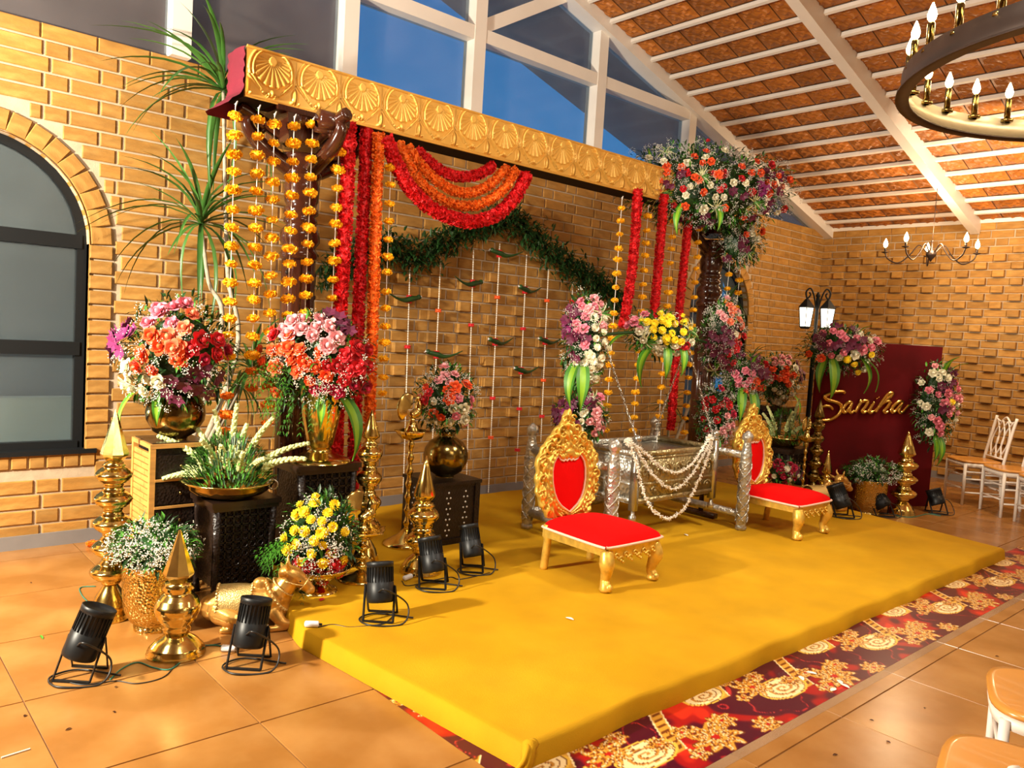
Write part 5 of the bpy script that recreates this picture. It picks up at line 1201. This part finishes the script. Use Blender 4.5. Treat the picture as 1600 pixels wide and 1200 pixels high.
# ================================================================ NAME BOARD
B0_, B1_ = Vector((7.69, -1.93, 0)), Vector((9.03, -2.62, 0)); bd = (B1_-B0_).normalized(); bn = Vector((bd.y, -bd.x, 0)); BW = (B1_-B0_).length; BHt = 1.72
ang = math.atan2(bd.y, bd.x); board = thing('name_board', 'tall maroon velvet board with a golden script name', 'board', B0_, rz=ang)
b = MB(); b.box((BW/2, .02, BHt/2), (BW, .04, BHt)); part('panel', b, BOARDM, board)
b = MB(); b.tube([(.15, .05, .0), (.15, .05, 1.5)], .012, 6); b.tube([(BW-.15, .05, 0), (BW-.15, .05, 1.5)], .012, 6); b.tube([(BW*.5, .40, 0), (BW*.5, .06, 1.4)], .012, 6); part('easel_leg', b, BLACKP, board)
MB2L = Matrix.Rotation(-ang, 4, 'Z')
def bl(x, y, off): p = PP(1260+x/8.889, 590+y/8.889, B0_, bn); q = MB2L @ (p-B0_); q.y = off; return q
LET = [[(14, [(520, 215), (505, 195), (460, 190), (380, 197), (300, 222), (238, 258), (262, 296), (350, 325), (430, 352), (468, 400), (455, 470), (400, 535), (320, 580), (250, 592), (195, 588)]), (11, [(160, 424), (205, 400), (275, 390), (325, 405), (355, 440)])],
       [(13, [(622, 345), (580, 335), (525, 375), (492, 435), (500, 482), (545, 462), (592, 400), (622, 350)]), (12, [(622, 345), (592, 425), (582, 472), (612, 484), (648, 455)])],
       [(13, [(718, 318), (742, 330), (702, 400), (662, 482)]), (12, [(676, 440), (740, 350), (795, 318), (838, 332), (800, 400), (756, 458), (776, 486), (818, 466)])],
       [(13, [(928, 335), (882, 405), (848, 462), (872, 486), (915, 462)]), (19, [(966, 268), (970, 276)])],
       [(13, [(925, 470), (1000, 395), (1080, 315), (1150, 258), (1184, 222), (1158, 208), (1108, 238), (1048, 312), (990, 400), (948, 480)]), (12, [(985, 425), (1060, 345), (1125, 322), (1145, 345), (1102, 410), (1058, 460), (1080, 486), (1122, 468)])],
       [(13, [(1330, 338), (1280, 325), (1215, 368), (1168, 430), (1168, 476), (1215, 464), (1272, 400), (1325, 345)]), (11, [(1325, 342), (1282, 420), (1268, 472), (1300, 486), (1350, 440), (1405, 375)])]]
for L_ in LET:
    b = MB()
    for wpx, pts in L_:
        P = crom([bl(x, y, -.012) for x, y in pts], 6); wr = wpx/8.889*.0142; n = len(P)
        b.tube(P, [wr*(.45+.55*math.sin(PI*min(1, .12+.82*i/n))**.5) for i in range(n)], 8, sq=(1, .55), up=(0, 1, 0)) if False else b.tube(P, [wr*(.5+.5*math.sin(PI*(.08+.86*i/n))**.5) for i in range(n)], 8)
    part('letter', b, mat('gold_mirror', (.85, .55, .13), .18, 1), board, True)
bouquet('board_flower_cluster', 'pink, white and maroon flower cluster on the top left corner of the board', PP(1311, 545, B0_+bn*.15, bn), .44, .245,
    [('pink', 'rose', 11, 0, 0, .45), ('maroon', 'orchid', 9, 0, .4, .4), ('white', 'rose', 6, 0, -.1, .6), ('yellow', 'mum', 4, .2, .1, .4), ('orange', 'rose', 2, -.6, -.4, .3)], 620, 900, dep=.16,
    leaves=[(-.45, -.5, -.35, -1, .36), (-.3, -.5, .0, -1, .42), (.5, -.4, .3, -1, .36), (.6, -.4, .65, -1, .36), (.4, .6, .5, 1, .18)], rsc=1.2)
bouquet('board_flower_cluster', 'tall cluster of pink and white roses on the right edge of the board', PP(1462, 632, B0_+bn*.14, bn), .235, .47,
    [('pink', 'rose', 11, 0, 0, .5), ('white', 'rose', 11, -.1, 0, .5), ('maroon', 'orchid', 6, .4, .4, .4), ('lpink', 'rose', 5, .3, .3, .4), ('yellow', 'mum', 1, .2, .1, .1)], 560, 900, dep=.15,
    leaves=[(.1, .7, .1, 1, .30), (.3, .7, .45, 1, .26), (-.1, -.8, 0, -1, .3), (0, -.8, .1, -1, .34)], rsc=1.2)
# ================================================================ PAR LAMPS
def par(lab, base, can_top, can_bot, wpx, yaw_):
    """can_top/bot pixels of the can axis ends"""
    s = MPP(base); r = wpx/2*s; P0 = A(*can_bot, base.y+.0); P1 = A(*can_top, base.y+.0)
    z0 = P0.z; v = HR*((can_top[0]-can_bot[0])*s)+Vector((0, 0, (can_bot[1]-can_top[1])*s))-TC*.05; L = v.length; t = thing('par_light', lab, 'spotlight', base, group='black stage spotlights')
    c0 = (G(0, 0, 0)*0)+HR*((can_bot[0]-(800+FPX*(base-CAM).dot(RT)/(base-CAM).dot(FW)))*s)+Vector((0, 0, max(.09, (600-FPX*(base-CAM).dot(UP)/(base-CAM).dot(FW)-can_bot[1])*s)))
    q = v.to_track_quat('Z', 'Y').to_euler(); b = MB(); b.lathe([(r*.90, 0), (r*.98, .006), (r, .02), (r, L*.48), (r*.93, L*.50), (r*.93, L*.86), (r*1.0, L*.87), (r*1.02, L*.99), (r*.96, L), (r*.92, L*.93), (r*.5, L*.92)], 32); can = part('can', b, BLACKP, t, True, loc=c0, rot=q)
    for k in range(26): f = MB(); a = 2*PI*k/26; f.box((r*.965, 0, L*.685), (r*.07, .0035, L*.36)); part('cooling_fin', f, BLACKP, can, rot=(0, 0, a)) if k % 1 == 0 else 0
    b = MB(); b.tube([TC*r*1.01, TC*(r*1.06)], .010, 8); b.V = [tuple(Vector(q_)) for q_ in b.V]; 
    kn = MB(); kn.lathe([(.009, 0), (.009, .008), (.006, .010)], 10); part('knob', kn, SILVP, can, True, loc=Vector((0, 0, L*.42))+Vector((math.cos(yaw_), math.sin(yaw_), 0))*r, rot=Vector((math.cos(yaw_), math.sin(yaw_), 0)).to_track_quat('Z', 'Y').to_euler())
    b = MB(); m = c0+v*.42; w_ = HR*r*1.10
    for sg in (-1, 1): b.bar(m+w_*sg, Vector((c0.x, c0.y, .006))+w_*sg+TC*.05, .014, .006); b.bar(m+w_*sg, Vector((c0.x, c0.y, .006))+w_*sg-TC*.10, .014, .006)
    b.bar(Vector((c0.x, c0.y, .006))+w_+TC*.05, Vector((c0.x, c0.y, .006))-w_+TC*.05, .014, .008); b.bar(Vector((c0.x, c0.y, .006))+w_-TC*.10, Vector((c0.x, c0.y, .006))-w_-TC*.10, .014, .008); part('yoke', b, BLACKP, t)
    b = MB(); f = Vector((c0.x, c0.y, .008)); b.tube(crom([c0+v*.35+TC*r*.95, c0+v*.5+TC*(r+.05)+HR*.05, f+HR*(r+.07)+Vector((0, 0, .08)), f+HR*(r+.06)+TC*.06, f-HR*.02+TC*.11, f-HR*(r+.03)+TC*.03, f-HR*(r*.4)-TC*.06, f+HR*(r+.10)-TC*.03], 7), .0045, 6); part('cable', b, CABLE, t, True); return t
par('black spotlight on the tiles at the far left, front of the tall finial', G(140, 1060), (144, 960), (121, 1036), 52, 4.2)
par('black spotlight on the tiles in front of the near bull figure', G(388, 1040), (392, 943), (386, 1016), 48, 4.2)
par('black spotlight on the platform nearest its left edge', G(597, 968, SH), (587, 884), (593, 944), 42, 4.0)
par('black spotlight on the platform in front of the two-bulb finial', G(672, 917, SH), (665, 846), (677, 898), 37, 4.0)
par('black spotlight on the platform beside the black pierced pedestal', G(740, 892, SH), (727, 826), (738, 874), 31, 4.0)
par('black spotlight on the right corner of the platform by the far bull', G(1322, 808, SH), (1303, 762), (1317, 796), 26, 4.0)
par('black spotlight on the floor between the grassy pot and the slim finial', G(1385, 806, 0), (1366, 775), (1380, 795), 26, 4.0)
par('black spotlight on the floor at the foot of the maroon board', G(1466, 802, 0), (1458, 767), (1465, 790), 22, 4.0)
def wire(lab, pts, r=.003, mt=CABLE, z=0):
    P = crom([Vector(G(x, y, z+r+dz)) for x, y, dz in [(p if len(p) == 3 else (*p, 0)) for p in pts]], 8); o = P[0].copy(); b = MB(); b.tube([p-o for p in P], r, 6); return tag(part('cable', b, mt, None, True, loc=o), lab, 'cable')
wire('green and black twin cable looping between the two left spotlights', [(172, 1062), (190, 1045), (215, 1035), (240, 1043), (265, 1046), (285, 1032), (305, 1012), (330, 1008), (352, 1010)], .0032, GREENW)
wire('thin black cable trailing on the tiles between the two left spotlights', [(92, 1062), (130, 1070), (180, 1064), (215, 1068), (255, 1058), (275, 1038), (300, 1015), (345, 1005)], .0026)
wire('green wire looping beside the tall finial foot', [(142, 945), (128, 930), (126, 918), (150, 916)], .003, GREENW)
wire('black cable running from the white socket across the platform', [(497, 980), (520, 976), (545, 980), (575, 978), (600, 974), (615, 962)], .0035, CABLE, SH)
wire('black cable between the two rear spotlights on the platform', [(628, 908), (640, 915), (700, 902), (720, 905), (765, 895)], .003, CABLE, SH)
wire('green cable on the floor in front of the far spotlight', [(1400, 806), (1425, 808), (1450, 803), (1470, 806)], .004, GREENW)
def socket(lab, p, rz):
    t = thing('socket', lab, 'socket', p, rz=rz); b = MB(); b.tube([(-.035, 0, .016), (-.03, 0, .016), (.03, 0, .016), (.035, 0, .016)], [.010, .016, .016, .012], 10, sq=(1, 1)); part('housing', b, WHITEC, t, True); b = MB(); b.tube([(.035, 0, .016), (.05, 0, .014)], .006, 6); part('plug', b, BLACKP, t, True)
socket('white cable socket at the left edge of the platform', G(487, 980, SH), -.6); socket('white cable socket between the spotlights before the two-bulb finial', G(637, 906, SH), .3)
socket('white plug on the tiles behind the bull spotlight', G(357, 1018), -.7)
b = MB(); b.box((0, 0, .02), (.16, .035, .04)); tag(part('floor_block', b, WHITEC, None, loc=G(775, 778, .0)+Vector((0, 0, 0))), 'small white block on the floor by the wall behind the platform', 'block')
# ================================================================ WHITE CHAIRS
def xchair(lab, loc, rz, group, first=[]):
    if first:
        t = copy_tree(first[0]); t.location = loc; t.rotation_euler = (0, 0, rz); t['label'] = lab; t['group'] = group; return t
    t = thing('banquet_chair', lab, 'chair', loc, rz=rz, group=group); first.append(t); W, D_, S = .44, .44, .47   # faces -Y
    for x in (-W/2+.02, W/2-.02):
        b = MB(); b.tube([(x, -D_/2+.03, 0), (x, -D_/2+.03, S-.01)], [.015, .017], 10); part('leg', b, WHITEP, t, True)
        b = MB(); b.tube(crom([(x, D_/2+.01, 0), (x, D_/2-.02, S*.6), (x, D_/2-.01, S), (x*.97, D_/2+.05, .80), (x*.99, D_/2+.09, .99)], 5), .016, 10); part('back_post', b, WHITEP, t, True)
        b = MB()
        for z in (.14, .29, .37): b.tube([(x, -D_/2+.03, z), (x, D_/2-.01, z)], .009, 8)
        part('side_rail', b, WHITEP, t, True)
    b = MB()
    for z in (.18, .33): b.tube([(-W/2+.02, -D_/2+.03, z), (W/2-.02, -D_/2+.03, z)], .009, 8); b.tube([(-W/2+.02, D_/2-.01, z), (W/2-.02, D_/2-.01, z)], .009, 8)
    part('stretcher', b, WHITEP, t, True)
    b = MB(); g = []; N = 28
    ol = [((W/2+.015)*math.copysign(abs(math.cos(a))**.55, math.cos(a))*(1+.05*(-math.sin(a))), (D_/2+.012)*math.copysign(abs(math.sin(a))**.55, math.sin(a))) for a in np.linspace(0, 2*PI, 41)[:-1]]
    for s_, z in ((.0, S+.0), (.9, S), (1, S+.006), (1.005, S+.014), (.985, S+.024), (.9, S+.026), (0, S+.021)): g.append([(x*s_, y*s_, z) for x, y in ol])
    b.grid(g, closed=True); part('seat', b, SEATW, t, True)
    b = MB(); g = [[(x*s_, y*s_, z) for x, y in ol] for s_, z in ((.93, S-.045), (.97, S-.04), (.985, S-.004), (.9, S-.002))]; b.grid(g, closed=True); part('seat_frame', b, WHITEP, t, True)
    b = MB(); yb = lambda z: D_/2-.01+(z-S)*.20; w = W/2-.03
    b.tube([(-w, yb(.53), .53), (w, yb(.53), .53)], .010, 8); b.tube(crom([(-w, yb(.96), .955), (-w*.5, yb(.95), .93), (0, yb(.97), .985), (w*.5, yb(.95), .93), (w, yb(.96), .955)], 5), .011, 8)
    for ph in (-.67, 0, .67):
        for sg in (-1, 1): b.tube(crom([(w*ph*.8-sg*.02, yb(.53), .53), (w*ph*.8+sg*.055, yb(.68), .68), (w*ph*.8+sg*.035, yb(.82), .82), (w*ph*.8-sg*.05, yb(.94), .945)], 5), .0085, 6)
    part('lattice_back', b, WHITEP, t, True); return t
fx = Vector((-.707, .707, 0)); RZ = math.atan2(fx.y, fx.x)+PI/2
gA = 'white chairs in a row by the right wall'
for i, (fxm, lab) in enumerate((((9.66, -2.64), 'white lattice-back chair with wooden seat farthest along the row, next to the board flowers'), ((9.33, -3.12), 'white chair with wooden seat, second in the row by the right wall'), ((8.98, -3.55), 'white chair with wooden seat, third in the row at the right edge of the photo'), ((10.35, -3.35), 'white chair with wooden seat behind the row at the right wall'))):
    c = Vector((*fxm, 0))-fx*.20; xchair(lab, c, RZ, gA)
gB = 'white chairs in the near right corner'
xchair('near white chair whose wooden seat is cut by the right edge, the upper of two', G(1670, 1098, .49)*1+Vector((0, 0, -.49)), PI+.35, gB)
xchair('nearest white chair with glossy wooden seat in the bottom right corner', G(1622, 1232, .49)+Vector((0, 0, -.49)), PI+.25, gB)
xchair('white chair of which only the curved top rail shows at the bottom right corner', G(1572, 1204, .985)+Vector((.0, .30, -.985)), PI, gB)
# ================================================================ LAMPS
def bulb_thing(parent, p, s=1., e=3.0):
    b = MB(); b.lathe([(.006*s, 0), (.015*s, .012*s), (.018*s, .028*s), (.012*s, .05*s), (.002, .075*s)], 12); part('bulb', b, BULB, parent, True, loc=p)
RCX = Vector((3.02, -5.32, 2.50)); RR_ = .70
rc = thing('ring_chandelier', 'large dark metal ring chandelier with candle bulbs in the upper right corner', 'chandelier', RCX)
b = MB(); g = []
for r_, z in ((RR_, -.035), (RR_, .035), (RR_-.006, .037), (RR_-.008, -.033)): g.append([(r_*math.cos(a), r_*math.sin(a), z) for a in np.linspace(0, 2*PI, 73)[:-1]])
g.append(g[0]); b.grid(g, closed=True); part('outer_band', b, BRONZE, rc, True)
b = MB(); g = [[(r_*math.cos(a), r_*math.sin(a), z) for a in np.linspace(0, 2*PI, 73)[:-1]] for r_, z in ((RR_-.010, -.034), (RR_-.010, .036), (RR_-.012, .036), (RR_-.012, -.034), (RR_-.010, -.034))]; b.grid(g, closed=True); part('inner_liner', b, CREAM, rc, True)
b = MB(); g = [[(r_*math.cos(a), r_*math.sin(a), z) for a in np.linspace(0, 2*PI, 73)[:-1]] for r_, z in ((RR_+.014, -.042), (RR_-.028, -.042), (RR_-.028, -.036), (RR_+.014, -.036), (RR_+.014, -.042))]; b.grid(g, closed=True); part('bottom_flange', b, BRONZE, rc, True)
for k in range(30):
    a = 2*PI*(k+.3)/30; p = Vector(((RR_-.02)*math.cos(a), (RR_-.02)*math.sin(a), .02)); b = MB(); b.lathe([(.011, 0), (.011, .085), (.009, .09)], 12, c=p); b.lathe([(.022, -.0), (.022, .01)], 12, c=p); part('candle_tube', b, GOLDO, rc, True); bulb_thing(rc, p+Vector((0, 0, .09)), .78)
for k in range(3):
    a = 2*PI*k/3+.8; p = Vector((RR_*.95*math.cos(a), RR_*.95*math.sin(a), .04)); q = Vector((0, 0, 1.2)); b = MB(); D = q-p; n = int(D.length/.05); u, v = frame(D); d = D.normalized()
    for i in range(n): c = p+D*(i+.5)/n; u2 = u if i % 2 else v; b.tube([c+d*.031*math.cos(t_)+u2*.012*math.sin(t_) for t_ in np.linspace(0, 2*PI, 9)], .004, 4, cap=False)
    part('chain', b, GOLDO, rc, True)
zc_ = zroof(RCX.x)-RCX.z-.02; b = MB(); b.tube([(0, 0, 1.18), (0, 0, zc_)], .008, 6); b.lathe([(.06, zc_-.03), (.05, zc_), (.0, zc_)], 16); part('ceiling_rod', b, BRONZE, rc, True)
for k in range(3): a = 2*PI*k/3; lamp('ring_chandelier_light', 'POINT', RCX+Vector((.55*math.cos(a), .55*math.sin(a), .26)), 9, (1, .76, .48), .12)
SC = Vector((10.0, -2.04, 2.84)); sc_ = thing('small_chandelier', 'small five-armed bronze chandelier hanging before the right wall', 'chandelier', SC)
b = MB(); b.lathe([(.004, -.10), (.02, -.07), (.055, -.03), (.06, .0), (.035, .03), (.012, .05), (.010, .14), (.02, .15)], 16); zt = zroof(SC.x)-SC.z-.10; b.tube([(0, 0, .1), (0, 0, zt)], .004, 5); part('hub_and_chain', b, BRONZE, sc_, True)
for k in range(5):
    a = 2*PI*k/5+.45; d = Vector((math.cos(a), math.sin(a), 0)); P = crom([d*.04, d*.14+Vector((0, 0, .10)), d*.24+Vector((0, 0, -.02)), d*.36+Vector((0, 0, -.11)), d*.48+Vector((0, 0, -.06)), d*.52+Vector((0, 0, .02))], 5); b = MB(); b.tube(P, .008, 8); q = d*.52+Vector((0, 0, .02)); b.lathe([(.01, -.01), (.045, .004), (.04, .008)], 14, c=q); b.lathe([(.012, 0), (.012, .06)], 10, c=q); arm = part('arm', b, BRONZE, sc_, True)
    bulb_thing(sc_, q+Vector((0, 0, .06)), 1.5)
lamp('small_chandelier_light', 'POINT', SC+Vector((-.1, -.1, .2)), 60, (1, .72, .42), .12)
LP = Vector((A(1276, 490, -1.25).x, -1.25, 0)); zt0 = A(1277, 515, LP.y).z; zt1 = A(1277, 455, LP.y).z; hh = zt1-zt0
lt = thing('lamp_post', 'black twin-lantern lamp post behind the name board flowers', 'lamp post', LP)
b = MB(); b.lathe([(.12, 0), (.11, .05), (.05, .12), (.028, .3), (.025, zt0-.12), (.045, zt0-.10), (.03, zt0-.06), (.02, zt0-.05), (.02, zt0+hh*.85), (.03, zt0+hh*.88), (.008, zt0+hh*.98)], 16); part('post', b, BLACKF, lt, True)
for sg in (-1, 1):
    o = HR*sg*.125; b = MB(); zb = zt0+.02; b.lathe([(.085, zb+hh*.50), (.105, zb+hh*.52), (.06, zb+hh*.64), (.03, zb+hh*.72), (.01, zb+hh*.76)], 6, c=o); b.lathe([(.05, zb-.02), (.07, zb), (.06, zb+.01)], 6, c=o)
    for k in range(6): a = 2*PI*(k+.5)/6; b.tube([o+Vector((.066*math.cos(a), .066*math.sin(a), zb)), o+Vector((.092*math.cos(a), .092*math.sin(a), zb+hh*.51))], .005, 4)
    q = part('lantern_frame', b, BLACKF, lt); b = MB(); b.lathe([(.060, zb+.005), (.086, zb+hh*.50)], 6, c=o); part('lantern_glass', b, LAMPG, lt)
    b = MB(); b.tube(crom([Vector((0, 0, zb+hh*.35)), o*.35+Vector((0, 0, zb+hh*.8)), o*.75+Vector((0, 0, zb+hh*1.02)), o*1.15+Vector((0, 0, zb+hh*.92)), o*1.0+Vector((0, 0, zb+hh*.76)), o*.72+Vector((0, 0, zb+hh*.85)), o*.85+Vector((0, 0, zb+hh*.92))], 5), .010, 8); part('scroll_arm', b, BLACKF, lt, True)
    lamp('lantern_light', 'POINT', LP+o*1.0+Vector((0, -.0, zt0+hh*.3)), 16, (1, .85, .55), .1)
# ================================================================ LITTER ON THE FLOOR
def petal(lab, p, mt, L=.03, w=.012, cat='petal', group=None, name='fallen_petal'):
    b = MB(); g = []
    for i in range(6):
        t_ = i/5; ww = w*math.sin(PI*(.08+.84*t_)); g.append([(L*(t_-.5), -ww/2, .002+.003*math.sin(t_*3)), (L*(t_-.5), 0, .0015), (L*(t_-.5), ww/2, .002+.003*math.sin(t_*3))])
    b.grid(g); tag(part(name, b, mt, None, True, loc=p, rot=(0, 0, rnd(0, 6))), lab, cat, group)
t = thing('fallen_marigold', 'single orange marigold head lying on the tiles near the skirting', 'flower', G(144, 849, .02)); link('marigold', MO[0], t, scale=1.3)
petal('small red petal on the platform beside the bull nose', G(503, 937, SH), PET['red'], .045, .03)
petal('narrow green leaf scrap on the tiles at the left', G(65, 996), LEAFG, .06, .012, 'leaf', name='leaf_scrap')
b = MB(); b.tube([G(2, 1184, .003), G(47, 1170, .003)], .003, 6); o_ = G(2, 1184, .003); b.V = [tuple(Vector(v)-o_) for v in b.V]; tag(part('white_stick', b, JAS, None, loc=o_), 'thin white stick on the tiles in the bottom left corner', 'stick')
for x, y in ((39, 1119), (107, 1140), (178, 1113), (48, 911), (181, 1074), (1445, 1107), (1555, 1073), (1362, 1126), (1305, 1180), (1388, 1160), (1558, 1026)): petal('tiny dark crumb on the floor tiles', G(x, y), DWOOD, rnd(.014, .026), .010, 'crumb', 'crumbs on the tiles', 'floor_crumb')
for x, y, z, lab in ((1252, 1060, 0, 'largest white petal cluster on the red carpet'), (1268, 1052, 0, 'white petal right of the largest one on the red carpet'), (1302, 1078, 0, 'white petal on the clear tape at the carpet edge'), (1320, 1072, 0, 'rightmost of the white petals at the carpet edge'), (1312, 1066, 0, 'white petal just above the carpet edge'), (890, 967, SH, 'pale petal alone on the platform in front of the near throne'), (1072, 836, SH, 'pale petal on the platform below the cradle')): petal(lab, G(x, y, z+.002), JAS, .05, .025, 'petal', 'white petals')
